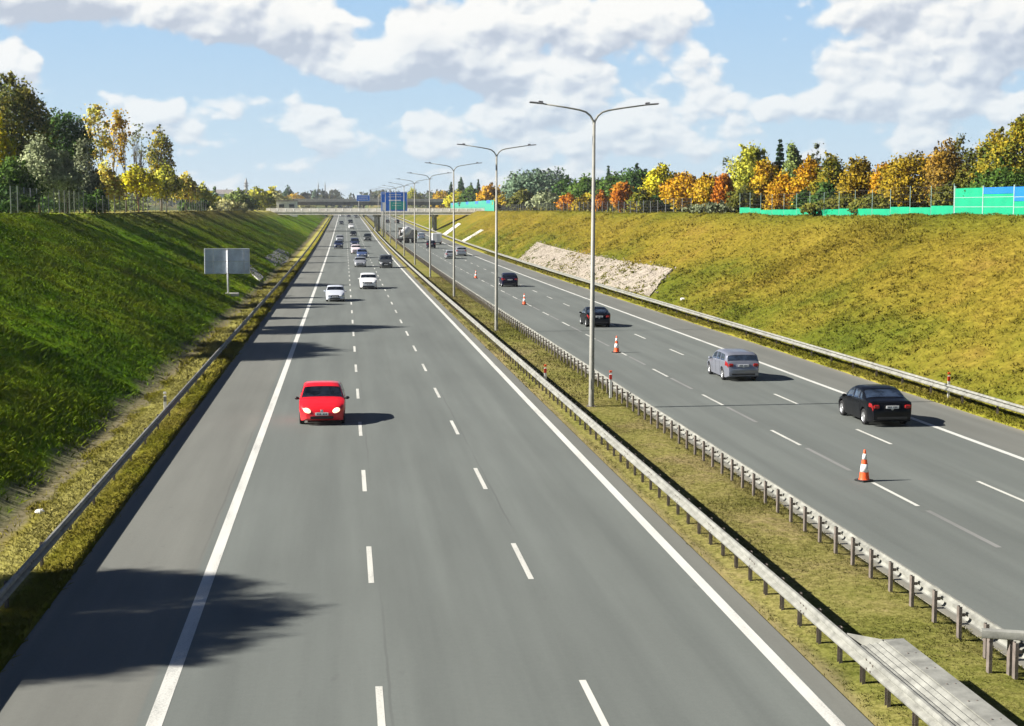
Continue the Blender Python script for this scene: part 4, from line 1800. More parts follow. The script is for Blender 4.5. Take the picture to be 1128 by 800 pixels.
gantry_sign('large blue direction sign with a green panel, above the right carriageway', (13.35, 430, zr(430)), 7.1, 5.2, 7.0, -2.9, False)
gantry_sign('small distant blue sign above the flyover, left of the large sign', (9.4, 800, zr(800)), 6.6, 3.0, 8.5, -2.2, True)


def back_sign():
    root = empty('sign_back', 'grey metal back of a rectangular road sign on one post, on the green slope', 'road sign', (-10.85, 149.4, gz(-10.85, 149.4)), R(2))
    mb = MB()
    mb.box((-.05, 0, 3.15), (4.15, .05, 2.35), 0, None, .02)
    mb.build('panel', M['sign_back'], root)
    mb = MB()
    for z in (2.02, 3.15, 4.28):
        mb.box((-.05, -.055, z), (4.1, .06, .07))
    for x in (-2.05, 1.95, 1.5, -1.3):
        mb.box((x, -.06, 3.15), (.08, .07, 2.3))
    mb.build('frame', M['sign_frame'], root)
    mb = MB()
    mb.tube([(0, -.14, -.3), (0, -.14, 4.2)], .085, 12)
    mb.build('post', M['sign_frame'], root, True)
    mb = MB()
    for z in (2.02, 3.15, 4.2):
        mb.box((0, -.12, z), (.3, .14, .06), 0, None, .01)
    mb.build('clamps', M['galv'], root)
    mb = MB()
    mb.box((.35, -.12, .05), (1.3, .7, .34), 0, None, .05)
    mb.build('footing', M['concrete'], root)


back_sign()


# concrete drains and stone facing set into the slopes
def slope_hit(x, y, s):
    d = ray(x, y)
    d = d / d.y
    Y = 20.0
    while Y < 900:
        X = d.x * Y
        zz = zr(Y) + ((LTOE - X) * .47 if s < 0 else (X - RTOE) * .5)
        if H + d.z * Y <= min(zz, TOP):
            return Vector((X, Y, zz))
        Y += .25
    return Vector((d.x * 900, 900, TOP))


def slab(name, px, s, thick, mat, label=None, cat=None, nseg=1, rim=False):
    pts = [slope_hit(a, b, s) for a, b in px]
    n = Vector((.447, 0, .894)) if s < 0 else Vector((-.447, 0, .894))
    top = [p + n * thick for p in pts]
    bot = [p - n * .5 for p in pts]
    mb = MB()
    k = len(pts)
    mb.add(top + bot, [tuple(range(k)), tuple(range(2 * k - 1, k - 1, -1))] + [(i, (i + 1) % k, k + (i + 1) % k, k + i) for i in range(k)])
    o = mb.build(name, mat)
    if label:
        tag(o, label, cat)
    return o, pts


slab('drain_apron', [(291, 284), (307, 274), (319, 279), (317, 289), (303, 293)], -1, .05, M['concrete'], 'grey concrete drain apron low on the green slope, near the guardrail', 'drain')
slab('drain_channel', [(268, 294), (274, 291), (290, 306), (286, 310)], -1, .08, M['concrete'], 'grey concrete drain strip running down behind the metal sign', 'drain')
slab('drain_channel', [(488, 258), (505, 246), (508, 247), (492, 259)], 1, .1, M['concrete_pale'], 'pale concrete drain chute on the right slope, the one nearer the overpass', 'drain', )
slab('drain_channel', [(508, 266), (530, 253), (533, 254), (512, 267)], 1, .1, M['concrete_pale'], 'pale concrete drain chute on the right slope, the one nearer the stone patch', 'drain')
RIP = [(571, 287), (592, 267), (604, 271), (640, 280), (690, 289), (741, 297), (733, 306), (716, 327), (660, 313), (612, 300)]
bed, rp = slab('stone_facing', RIP, 1, .10, M['stone'], 'long patch of pale loose stone facing low on the ochre slope', 'stone facing')


def in_poly(p, poly):
    c = False
    j = len(poly) - 1
    for i in range(len(poly)):
        a, b = poly[i], poly[j]
        if (a.y > p[1]) != (b.y > p[1]) and p[0] < (b.x - a.x) * (p[1] - a.y) / (b.y - a.y) + a.x:
            c = not c
        j = i
    return c


mb = MB()
ya, yb = min(p.y for p in rp), max(p.y for p in rp)
xa, xb = min(p.x for p in rp), max(p.x for p in rp)
cnt = 0
while cnt < 5200:
    x, y = random.uniform(xa - .3, xb + .3), random.uniform(ya - 1, yb + 1)
    if not in_poly((x + random.gauss(0, .25), y + random.gauss(0, .8)), rp):
        continue
    z = zr(y) + (x - RTOE) * .5 + .1
    r_ = random.uniform(.05, .125)
    rot = Matrix.Rotation(random.uniform(0, 6), 3, Vector((random.random(), random.random(), random.random() + .01)).normalized())
    mb.ball((x, y, z), (r_, r_ * random.uniform(.6, 1), r_ * random.uniform(.4, .8)), 6, 4, 0, rot)
    cnt += 1
struct(mb.build('loose_stones', M['stone']), 'stuff')

for (x, y, r_, lab) in ((44, 567, .12, 'white stone lying on the bare soil at the foot of the green slope'),
                        (752, 331, .2, 'pale boulder in the grass right of the stone facing')):
    p = on_ground(x, y)
    mb = MB()
    mb.ball((p.x, p.y, p.z + r_ * .4), (r_ * 1.2, r_, r_ * .7), 9, 6)
    mb.v = [(a + random.uniform(-.12, .12) * r_, b + random.uniform(-.12, .12) * r_, c + random.uniform(-.12, .12) * r_) for a, b, c in mb.v]
    tag(mb.build('stone', M['stone_white']), lab, 'stone', 'stones on the slopes')


# ------------------------------------------------------------------ noise barriers and fences
def barrier(label, x, y0, y1, h, step, mats, seams, wire=0.0, dx=0.0, zoff=0.0):
    root = empty('noise_barrier', label, 'noise barrier', (0, 0, 0))
    n = max(1, int(round((y1 - y0) / step)))
    d = (y1 - y0) / n

    def px(y):
        return x + dx * (y - y0) / (y1 - y0)
    for i in range(n):
        ya_, yb_ = y0 + i * d, y0 + (i + 1) * d
        zg = gz(px(ya_) + .2, ya_) - .1 + zoff
        kinds = mats(i)
        z = zg
        tot = sum(q for q, _ in kinds)
        for q, mname in kinds:
            hh = h * q / tot
            mb = MB()
            ang = math.atan2(px(yb_) - px(ya_), d)
            mb.box(((px(ya_) + px(yb_)) / 2, (ya_ + yb_) / 2, z + hh / 2), (.06, d - .12, hh - .012), 0, Matrix.Rotation(-ang, 3, 'Z'), .01)
            mb.build('panel', M[mname], root)
            z += hh
        if seams:
            mb = MB()
            for k in range(1, seams):
                mb.box(((px(ya_) + px(yb_)) / 2 - .038, (ya_ + yb_) / 2, zg + h * k / seams), (.02, d - .16, .035))
            mb.build('panel_rib', M['barrier_post'], root)
    for i in range(n + 1):
        y = y0 + i * d
        zg = gz(px(y) + .2, y) + zoff
        mb = MB()
        ph = h + .02 + (wire if wire else 0)
        mb.box((px(y), y, zg + ph / 2 - .1), (.12 if not wire else .045, .12 if not wire else .045, ph + .2), 0, None, .01)
        mb.build('post', M['barrier_post'], root)
    if wire:
        mb = MB()
        for i in range(n):
            ya_, yb_ = y0 + i * d, y0 + (i + 1) * d
            zg = gz(px(ya_) + .2, ya_) + zoff
            for k in range(3):
                mb.box((px(ya_), (ya_ + yb_) / 2, zg + h + .3 + k * wire / 2.6), (.006, d, .006))
            for k in range(8):
                mb.box((px(ya_) + .02, ya_ + d * k / 8, zg + h + wire / 2), (.005, .005, wire))
        mb.build('wire_mesh', M['fence_wire'], root)
    return root


EDGE = 44.6


def tall(i):
    # clear from the near end: the last bay is all green, then blue stepping down the top
    return [[(1, 'barrier_green'), (1, 'barrier_blue')], [(1, 'barrier_green'), (1, 'barrier_blue')], [(1.05, 'barrier_green'), (.95, 'barrier_blue')], [(1.9, 'barrier_green'), (.55, 'barrier_blue')],
            [(1, 'barrier_green')]][min(4, i)]


def far_wall(i):
    return [(1, 'barrier_teal')] if i % 7 not in (2, 3) else [(1.6, 'barrier_teal'), (.6, 'barrier_blue')]


y_tall0 = at_X(1052, 230, EDGE).y
barrier('tall green noise barrier with blue top panels on the crest at right edge', EDGE, y_tall0 - 5 * 5.2, y_tall0, 2.02, 5.2, tall, 3)
y_low1 = at_X(815, 230, EDGE).y
barrier('low green barrier with thin fence posts along the right crest', EDGE, y_tall0 + .25, y_low1, .72, 4.6, lambda i: [(1, 'barrier_green')], 0, 1.5)
barrier('long teal noise barrier on the far right crest above the overpass', 46.5, 495, 760, 3.6, 8, far_wall, 3, 0.0, 4.0)


def wire_fence(label, pts, h, step):
    root = empty('wire_fence', label, 'fence', (0, 0, 0))
    mbw = MB()
    for (xa_, ya_), (xb_, yb_) in zip(pts, pts[1:]):
        Ln = math.hypot(xb_ - xa_, yb_ - ya_)
        n = max(1, int(Ln / step))
        for i in range(n):
            t0, t1 = i / n, (i + 1) / n
            p0 = Vector((xa_ + (xb_ - xa_) * t0, ya_ + (yb_ - ya_) * t0, 0))
            p1 = Vector((xa_ + (xb_ - xa_) * t1, ya_ + (yb_ - ya_) * t1, 0))
            p0.z, p1.z = gz(p0.x, p0.y), gz(p1.x, p1.y)
            mb = MB()
            mb.box((p0.x, p0.y, p0.z + h / 2 - .1), (.075, .075, h + .2), 0, None, .01)
            mb.build('post', M['fence_post'], root)
            for k in range(5):
                z = .1 + (h - .15) * k / 4
                mbw.tube([p0 + Vector((0, 0, z)), p1 + Vector((0, 0, z))], .006, 4, 0, False)
            for k in range(9):
                p = p0.lerp(p1, (k + .5) / 9)
                mbw.box((p.x, p.y, p.z + h / 2), (.008, .008, h - .1))
    mbw.build('wire_mesh', M['fence_wire'], root)


wire_fence('wire fence with pale posts before the dark trees on the left crest', [(-28.0, 138), (-27.6, 176)], 2.4, 2.7)
wire_fence('pale wire fence below the yellow trees on the left crest', [(-27.6, 182), (-27.4, 330)], 2.2, 4.5)
wire_fence('thin wire fence along the right crest before the orange trees', [(45.2, 205), (45.6, 330), (46, 470)], 1.9, 5.5)
wire_fence('grey wire fence by the pale bushes on the far left crest', [(-27.4, 345), (-27.0, 470)], 2.0, 6)

# ------------------------------------------------------------------ trees
LC = {
    'darkgreen': [(.012, .026, .008), (.025, .048, .012), (.045, .075, .016), (.07, .095, .02)],
    'green': [(.030, .055, .012), (.055, .095, .018), (.085, .13, .025), (.13, .16, .03)],
    'olive': [(.040, .045, .012), (.085, .085, .017), (.13, .115, .02), (.17, .14, .03)],
    'oak': [(.022, .030, .010), (.055, .060, .014), (.10, .085, .018), (.15, .11, .02)],
    'sage': [(.12, .125, .075), (.19, .195, .12), (.27, .27, .17), (.34, .33, .22)],
    'greysage': [(.07, .078, .05), (.12, .125, .08), (.17, .17, .11), (.22, .21, .14)],
    'yellow': [(.22, .16, .015), (.42, .31, .015), (.55, .42, .02), (.60, .48, .06)],
    'lime': [(.13, .14, .02), (.24, .23, .03), (.36, .31, .04), (.42, .36, .07)],
    'peach': [(.25, .15, .03), (.44, .28, .05), (.55, .38, .09), (.50, .40, .10)],
    'orange': [(.22, .10, .008), (.38, .18, .010), (.46, .24, .013), (.46, .29, .025)],
    'amber': [(.20, .10, .010), (.36, .19, .012), (.48, .27, .018), (.30, .22, .02)],
    'redorange': [(.24, .070, .010), (.38, .120, .012), (.42, .17, .018), (.40, .21, .025)],
    'ochre': [(.10, .075, .012), (.20, .135, .013), (.30, .19, .016), (.38, .24, .02)],
    'brown': [(.09, .055, .018), (.16, .095, .02), (.26, .15, .025), (.34, .17, .02)],
    'mixed': [(.05, .07, .014), (.12, .12, .018), (.26, .19, .018), (.38, .24, .02)],
    'palegreen': [(.09, .12, .04), (.15, .18, .055), (.22, .24, .08), (.29, .29, .11)],
    'straw': [(.20, .18, .08), (.30, .26, .12), (.38, .33, .17), (.45, .40, .24)],
    'conifer': [(.010, .022, .012), (.018, .036, .018), (.028, .05, .022), (.04, .06, .025)],
    'bluegreen': [(.04, .06, .045), (.06, .085, .06), (.085, .11, .075), (.11, .13, .085)],
}
LM = {k: leaf_mat('leaves_' + k, [tuple(min(.88, c * (3.2 if k in ('darkgreen', 'conifer', 'oak', 'bluegreen') else 2.1) * (1.12 if i_ == 1 else 1.0)) for i_, c in enumerate(q)) for q in v], .45) for k, v in LC.items()}


def crown_points(w, h, z0, n, kind, r2):
    """points through a crown of width w and height h starting at z0"""
    P_ = []
    if kind == 'conifer':
        tiers = max(7, int(h / .55))
        for i in range(tiers):
            t = i / tiers
            rad = w / 2 * (1 - t) ** .85 * r2.uniform(.75, 1.12) + .06
            z = z0 + h * t
            m = int(n * (1 - t + .06) / (tiers * .55))
            a = rng.uniform(0, 2 * np.pi, m)
            lob = 1 + .25 * np.sin(a * r2.randint(4, 7) + r2.uniform(0, 6))
            rr = rad * np.sqrt(rng.uniform(.05, 1, m)) * lob
            P_.append(np.stack([np.cos(a) * rr, np.sin(a) * rr, z - rr * .28 + rng.normal(0, .1, m)], 1))
        return np.concatenate(P_), [(0, 0, z0 + h * .6)]
    lobes = []
    nl = {'round': 26, 'oval': 26, 'bush': 22, 'poplar': 22, 'sparse': 16}[kind]
    hw, hh_ = w / 2, h / 2
    for i in range(nl):
        while True:
            p = Vector((r2.uniform(-1, 1), r2.uniform(-1, 1), r2.uniform(-1, 1)))
            if .25 < p.length < 1:
                break
        p = p.normalized() * (.45 + .5 * p.length)
        taper = 1.0
        if kind == 'oval':
            taper = 1 - .42 * max(0, p.z)
        elif kind == 'poplar':
            taper = .85 - .45 * max(0, p.z)
        elif kind == 'bush':
            p.z = abs(p.z) * 1.55 - .85
            taper = 1 - .3 * max(0, p.z)
        r_ = r2.uniform(.26, .42) * min(hw, hh_ * 1.3)
        if kind == 'sparse':
            r_ *= r2.uniform(.35, .8)
        c = Vector((p.x * (hw - r_ * .7) * taper, p.y * (hw - r_ * .7) * taper, z0 + hh_ + p.z * max(.1, hh_ - r_ * .7)))
        lobes.append((c, r_, r2.uniform(.75, 1.15)))
    r_ = min(hw, hh_) * .36
    lobes.append((Vector((hw * r2.uniform(-.15, .15), 0, z0 + h - r_ * .9)), r_ * .9, 1.0))
    lobes.append((Vector((-hw + r_, r2.uniform(-.3, .3) * w, z0 + h * r2.uniform(.3, .5))), r_, 1.0))
    lobes.append((Vector((hw - r_, r2.uniform(-.3, .3) * w, z0 + h * r2.uniform(.3, .5))), r_, 1.0))
    if kind != 'sparse':
        m = int(n * .3)
        d = rng.normal(0, 1, (m, 3))
        d /= np.linalg.norm(d, axis=1)[:, None]
        q = d * rng.uniform(.2, .86, (m, 1)) ** .5
        tp = 1 - (.42 if kind in ('oval', 'bush') else .5 if kind == 'poplar' else 0) * np.maximum(0, q[:, 2])
        P_.append(np.stack([q[:, 0] * hw * .85 * tp, q[:, 1] * hw * .85 * tp, z0 + hh_ + q[:, 2] * hh_ * .88], 1))
    else:
        m = int(n * .5)
        q = rng.normal(0, .42, (m, 3))
        P_.append(np.stack([q[:, 0] * hw, q[:, 1] * hw, z0 + hh_ + np.clip(q[:, 2] * 1.1, -1, 1) * hh_], 1))
    tot = sum(l[1] ** 2 for l in lobes)
    for c, r_, fl in lobes:
        m = int(n * r_ * r_ / tot * .86) + 4
        d = rng.normal(0, 1, (m, 3))
        d /= np.linalg.norm(d, axis=1)[:, None]
        rad = r_ * np.clip(rng.normal(.82, .22, (m, 1)), .15, 1.4)
        q = d * rad
        q[:, 2] *= fl
        P_.append(q + np.array(c))
    # sprays that break the outline
    for _ in range(int(16 if kind != 'bush' else 12)):
        c, r_, fl = r2.choice(lobes)
        d = Vector((r2.gauss(0, 1), r2.gauss(0, 1), r2.gauss(.6, .7))).normalized()
        m = max(3, int(n * .008))
        t = rng.uniform(.8, 1.5, (m, 1))
        P_.append(np.array(c) + np.array(d) * r_ * t + rng.normal(0, r_ * .09, (m, 3)))
    pts = np.concatenate(P_)
    pts[:, 2] = np.maximum(pts[:, 2], .05)
    return pts, [tuple(c) for c, r_, fl in lobes]


def tree(kind, name, label, cat, loc, w, h, cb, colour, bark='bark', seed=0, group=None, dens=1.0, lean=0.0, stems=1):
    """cb: height of the crown's base as a share of h"""
    r2 = random.Random(seed * 7 + 13)
    root = empty(name, label, cat, loc, r2.uniform(0, 6.28), group)
    dist = math.hypot(loc[0], loc[1])
    size = min(1.0, max(.15, .0017 * dist))
    z0 = h * cb
    ch = h - z0
    n = int(min(14000, 8.0 * dens * w * ch / (size * size * .55)))
    if kind == 'sparse':
        n = int(n * .4)
    pts, lobes = crown_points(w, ch, z0, n, kind, r2)
    pts = pts[pts[:, 2] > 0.02]
    o = np_mesh('crown', quads(pts, size), 0, 4, LM[colour], root)
    mb = MB()
    tr = max(.05, h * .016) * (.45 if kind == 'sparse' else 1)
    for s_ in range(stems):
        ox, oy = (0, 0) if stems == 1 else (r2.uniform(-.3, .3) * w, r2.uniform(-.3, .3) * w)
        topz = z0 + ch * (.92 if kind in ('conifer', 'poplar') else .72)
        path = []
        for k in range(6):
            t = k / 5
            path.append((ox + r2.uniform(-1, 1) * w * .03 * (t > 0), oy + r2.uniform(-1, 1) * w * .03 * (t > 0), -.25 + (topz + .25) * t))
        rad = [tr * (1.25 if k == 0 else 1 - .8 * k / 5) for k in range(6)]
        mb.tube(path, rad, 8)
        for c in lobes[:10 if kind != 'conifer' else 0]:
            t0 = r2.uniform(.3, .75)
            k = t0 * 5
            a = Vector(path[int(k)]).lerp(Vector(path[min(5, int(k) + 1)]), k - int(k))
            b = Vector(c)
            if b.z < a.z - .2 * h:
                continue
            mid = a.lerp(b, .5) + Vector((r2.uniform(-.06, .06) * w, r2.uniform(-.06, .06) * w, .06 * h))
            mb.tube([a, mid, b], [tr * .45, tr * .3, tr * .1], 5)
    mb.build('trunk', M[bark], root, True)
    return root


SEED = [100]


def px_tree(kind, name, label, cat, xc, ytop, wpx, X, cb, colour, bark='bark', group=None, dens=1.0, base=None, stems=1):
    SEED[0] += 1
    g0 = at_X(xc, 231, X)
    Y = g0.y
    ztop = H + (231 - ytop) / F * Y
    zb = gz(X, Y) if base is None else base
    w = wpx / F * Y * ((1.42 if kind in ('round', 'oval', 'bush') else 1.15) if X > 0 else 1.15)
    tree(kind, name, label, cat, (X, Y, zb - .05), w, max(.8, ztop - zb), cb, colour, bark, SEED[0], group, dens, stems=stems)


GL, GR, GF = 'trees on the left crest', 'trees on the right crest', 'conifers behind the far right crest'
T = px_tree
# ---- left crest
T('round', 'oak_tree', 'tall dark brownish green tree at the left edge, highest of the left crest', 'tree', 18, 88, 82, -36, .28, 'oak', group=GL)
T('bush', 'yellow_tree', 'yellow tree cut off by the left edge below the tallest crown', 'tree', 0, 126, 38, -33, .15, 'yellow', group=GL)
T('round', 'broadleaf_tree', 'dark green tree with ragged top right of the tallest left tree', 'tree', 70, 125, 62, -37, .3, 'darkgreen', group=GL)
T('bush', 'willow_bush', 'pale sage willow filling the gap under the dark left trees', 'bush', 44, 150, 58, -32, .12, 'sage', group=GL)
T('bush', 'silver_bush', 'rounded silvery bush behind the wire fence at left', 'bush', 74, 168, 32, -30.5, .15, 'sage', group=GL)
T('bush', 'grey_bush', 'grey green bush right of the silvery bush', 'bush', 93, 156, 36, -31.5, .05, 'greysage', group=GL)
T('bush', 'green_bush', 'fresh green bush low at the left edge below the yellow tree', 'bush', 14, 172, 58, -30.5, .1, 'green', group=GL)
T('bush', 'dark_bush', 'near black dark bush at ground level at the left edge', 'bush', 10, 204, 54, -29.2, .0, 'darkgreen', group=GL)
T('bush', 'dark_bush', 'dark hedge in shade behind the left wire fence', 'bush', 70, 203, 76, -33, .0, 'darkgreen', group=GL)
T('sparse', 'birch_tree', 'thin tall tree with sparse orange leaves, left of the trio above the yellow trees', 'tree', 108, 119, 30, -38, .45, 'peach', 'bark_grey', GL, .75, stems=2)
T('sparse', 'birch_tree', 'thin tall tree with orange top, in the middle of the trio above the yellow trees', 'tree', 132, 124, 28, -39, .45, 'amber', 'bark_grey', GL, .7, stems=2)
T('sparse', 'bare_tree', 'almost bare thin trunks between the orange topped trees', 'tree', 157, 138, 24, -40, .4, 'greysage', 'bark', GL, .12, stems=3)
T('oval', 'birch_tree', 'slender tree with yellow and brown leaves right of the bare trunks', 'tree', 178, 142, 30, -39, .25, 'mixed', 'bark_grey', GL, .5)
T('bush', 'yellow_tree', 'peach yellow small tree at the left end of the yellow row', 'tree', 116, 179, 40, -30, .2, 'peach', 'bark_red', GL)
T('bush', 'yellow_tree', 'bright lemon yellow tree with a reddish trunk on the left crest', 'tree', 153, 181, 48, -30, .3, 'yellow', 'bark_red', GL)
T('bush', 'yellow_tree', 'soft yellow tree right of the lemon yellow one', 'tree', 183, 180, 38, -30.5, .2, 'lime', 'bark', GL)
T('bush', 'yellow_tree', 'pinkish yellow low tree near the right end of the yellow row', 'tree', 205, 190, 30, -31, .2, 'peach', 'bark', GL)
T('bush', 'yellow_green_bush', 'yellow green bush tapering down at the right end of the yellow row', 'bush', 222, 202, 32, -31, .1, 'lime', 'bark', GL)
T('bush', 'green_bush', 'low green bush between the fence and the peach tree', 'bush', 110, 208, 20, -29, .0, 'green', group=GL)
T('bush', 'green_bush', 'dark green bush under the right end of the yellow row', 'bush', 215, 217, 36, -30, .0, 'darkgreen', group=GL)
T('bush', 'green_bush', 'small round dark bush standing alone right of the yellow row', 'bush', 237, 206, 10, -36, .1, 'bluegreen', group=GL)
T('bush', 'yellow_green_bush', 'small lime bush at the gap right of the yellow row', 'bush', 243, 216, 16, -30, .0, 'lime', group=GL)
T('bush', 'yellow_green_bush', 'sloping pale yellow bush left in the pale clump on the far left crest', 'bush', 262, 209, 40, -28.5, .0, 'palegreen', group=GL)
T('bush', 'yellow_green_bush', 'yellow green bush in the middle of the pale clump on the far left crest', 'bush', 284, 205, 42, -29, .0, 'lime', group=GL)
T('bush', 'yellow_tree', 'bright yellow top at the right of the pale clump on the far left crest', 'bush', 301, 205, 18, -29, .0, 'yellow', group=GL)
T('bush', 'straw_bush', 'whitish straw coloured bush at the right of the pale clump', 'bush', 303, 211, 42, -26.8, .0, 'straw', group=GL)
T('bush', 'straw_bush', 'low faded bush left of the pale clump by the crest', 'bush', 250, 218, 40, -28, .0, 'straw', group=GL)
T('bush', 'dark_pine', 'dark pine crown above the orange hedge left of the overpass', 'tree', 318, 205, 13, -42, .3, 'conifer', group=GL)
T('bush', 'orange_hedge', 'orange brown hedge left of the overpass', 'hedge', 326, 212, 26, -36, .0, 'amber', group=GL)
T('bush', 'straw_bush', 'faded low bush covering the left end of the pale overpass', 'bush', 334, 222, 30, -25.6, .0, 'straw', group=GL)
T('poplar', 'dark_conifer', 'narrow dark tree at the left end of the flyover', 'tree', 347, 209, 7, -28, .1, 'bluegreen', group=GL)

# trees that stand outside the picture to the left; their shadows lie across the road
for i, (X, Y, hgt, w) in enumerate([(-27, 29.6, 8.0, 4.4), (-27, 32.2, 8.7, 5.2), (-27.3, 35.0, 8.2, 4.2), (-28.6, 92.5, 9.4, 6.4), (-29, 96.2, 10.4, 6.6), (-28.6, 99.8, 9.4, 6.2), (-30.5, 111.0, 12.6, 5.4), (-30.5, 114.5, 14.4, 5.4), (-32, 125, 10.6, 4.2),
                                    (-34, 139, 12.6, 4.4), (-34, 143, 14.2, 4.4), (-36, 154, 14.0, 3.6)]):
    tree('round' if i % 2 else 'oval', 'roadside_tree', 'leafy tree on the left crest beyond the picture edge, casting shade on the road', 'tree', (X, Y, gz(X, Y) - .05), w, hgt, .50, 'oak', 'bark', 300 + i, 'shade trees outside the left edge', 1.5)

# ---- right crest, from far to near
T('bush', 'yellow_tree', 'small yellow tree left of the teal barrier, beside the large blue sign', 'tree', 455, 207, 16, 52, .1, 'lime', group=GR)
for i, (x, yt, w, lab) in enumerate([(497, 200, 11, 'dark pointed conifer, leftmost behind the teal barrier'), (508, 195, 17, 'broad dark conifer, the tallest behind the teal barrier'),
                                     (519, 200, 8, 'slim dark conifer right of the broad one behind the teal barrier'), (527, 197, 9, 'dark conifer at the right end of the teal barrier')]):
    T('conifer', 'conifer_tree', lab, 'tree', x, yt, w, 58, .05, 'conifer', group=GF)
T('bush', 'yellow_bush', 'yellow bush behind the left half of the teal barrier', 'bush', 488, 210, 24, 54, .0, 'amber', group=GR)
T('bush', 'yellow_bush', 'golden bush behind the middle of the teal barrier', 'bush', 503, 209, 22, 54, .0, 'yellow', group=GR)
T('bush', 'green_tree', 'green tree behind the right half of the teal barrier', 'tree', 519, 204, 24, 54, .0, 'green', group=GR)
T('round', 'orange_tree', 'orange yellow tree at the right end of the teal barrier', 'tree', 539, 203, 22, 52, .05, 'orange', group=GR)
T('bush', 'ochre_bush', 'ochre bush left of the big rounded green tree', 'bush', 561, 207, 30, 52, .0, 'ochre', group=GR)
T('round', 'green_tree', 'large rounded green tree behind the sage willow', 'tree', 594, 185, 62, 60, .1, 'bluegreen', group=GR)
T('bush', 'green_tree', 'green shoulder of foliage right of the large rounded green tree', 'tree', 622, 193, 30, 58, .0, 'darkgreen', group=GR)
T('bush', 'green_bush', 'olive bush in front of the large rounded green tree', 'bush', 577, 207, 28, 50, .0, 'olive', group=GR)
T('bush', 'willow_bush', 'pale sage willow bush on the right crest left of the first lamp post', 'bush', 602, 209, 36, 48, .0, 'sage', group=GR)
T('bush', 'orange_bush', 'low orange bush right of the sage willow bush', 'bush', 627, 212, 24, 48, .0, 'redorange', group=GR)
T('bush', 'ochre_bush', 'low ochre bush left of the first lamp post', 'bush', 643, 214, 22, 47.5, .0, 'ochre', group=GR)
T('bush', 'green_tree', 'light green tree behind the first lamp post', 'tree', 648, 190, 40, 56, .05, 'green', group=GR)
T('bush', 'green_tree', 'mid green tree right of the first lamp post', 'tree', 675, 188, 34, 56, .05, 'green', group=GR)
T('conifer', 'conifer_tree', 'small dark conifer tip above the green trees by the first lamp post', 'tree', 670, 181, 12, 62, .0, 'conifer', group=GR)
T('bush', 'orange_bush', 'small orange bush just right of the first lamp post', 'bush', 663, 208, 16, 48.5, .0, 'redorange', group=GR)
T('oval', 'red_orange_tree', 'vivid red orange tree below the dark green crown', 'tree', 685, 200, 25, 48.5, .02, 'redorange', group=GR)
T('round', 'green_tree', 'dark green rounded tree behind the red orange one', 'tree', 700, 183, 36, 58, .1, 'darkgreen', group=GR)
T('bush', 'ochre_bush', 'mixed ochre and green bush right of the red orange tree', 'bush', 706, 205, 24, 49, .0, 'mixed', group=GR)
T('oval', 'yellow_tree', 'bright yellow rounded tree standing above the right hedge row', 'tree', 729, 180, 30, 54, .15, 'yellow', group=GR)
T('bush', 'dark_bush', 'dark gap of shrubs below the bright yellow tree', 'bush', 722, 214, 26, 52, .0, 'darkgreen', group=GR)
T('round', 'orange_tree', 'broad orange tree with a visible thin trunk right of the bright yellow tree', 'tree', 754, 190, 44, 48.5, .12, 'orange', group=GR)
T('round', 'amber_tree', 'amber tree between the broad orange tree and the red orange pair', 'tree', 780, 190, 30, 49.5, .05, 'amber', group=GR)
T('oval', 'red_orange_tree', 'small red orange tree at the left end of the low green barrier', 'tree', 797, 190, 22, 48, .05, 'redorange', group=GR)
T('sparse', 'bare_tree', 'thin greyish tree rising behind the red orange one', 'tree', 800, 172, 20, 58, .2, 'greysage', 'bark_grey', GR, .4)
T('bush', 'grey_bush', 'grey scrub hiding the fence left of the low green barrier', 'bush', 790, 221, 52, 45.8, .0, 'greysage', group=GR)
T('oval', 'lime_tree', 'tall lime green and yellow tree left of the lone conifer', 'tree', 827, 158, 42, 54, .05, 'lime', group=GR)
T('oval', 'amber_tree', 'brownish orange tree in front of the lone conifer', 'tree', 843, 174, 28, 49.5, .05, 'amber', group=GR)
T('bush', 'olive_bush', 'olive bush below the tall lime tree', 'bush', 823, 200, 34, 47.5, .0, 'olive', group=GR)
T('conifer', 'conifer_tree', 'lone dark green conifer rising above the middle of the right row', 'tree', 858, 149, 20, 58, .1, 'conifer', group=GR, dens=1.5)
T('poplar', 'willow_tree', 'pale sage green upright tree right of the lone conifer', 'tree', 872, 156, 26, 56, .1, 'palegreen', 'bark_grey', GR)
T('sparse', 'bare_tree', 'wispy grey top between the pale willow and the dark green tree', 'tree', 898, 157, 16, 58, .2, 'greysage', 'bark_grey', GR, .5)
T('bush', 'orange_tree', 'golden orange low tree below the pale willow', 'tree', 862, 186, 36, 48.2, .02, 'orange', group=GR)
T('oval', 'orange_tree', 'orange topped tree left of the dark green tree', 'tree', 890, 172, 34, 50, .03, 'orange', group=GR)
T('bush', 'green_bush', 'dark green shrub at the foot of the orange topped tree', 'bush', 886, 206, 26, 47, .0, 'darkgreen', group=GR)
T('oval', 'green_tree', 'dark green tree between orange and ochre trees', 'tree', 915, 168, 34, 49.5, .02, 'mixed', group=GR)
T('bush', 'green_bush', 'deep green shrub under the dark green tree', 'bush', 912, 196, 32, 47.2, .0, 'darkgreen', group=GR)
T('oval', 'ochre_tree', 'ochre tree right of the dark green tree', 'tree', 946, 171, 40, 48.5, .05, 'ochre', group=GR)
T('oval', 'orange_tree', 'orange tree between two ochre trees', 'tree', 975, 176, 30, 50, .05, 'orange', group=GR)
T('round', 'ochre_tree', 'large ochre yellow tree left of the brownish spiky one', 'tree', 1004, 165, 52, 48.5, .05, 'ochre', group=GR)
T('oval', 'brown_tree', 'orange brown tree with spiky top left of the tall barrier', 'tree', 1043, 150, 44, 49.5, .04, 'brown', group=GR)
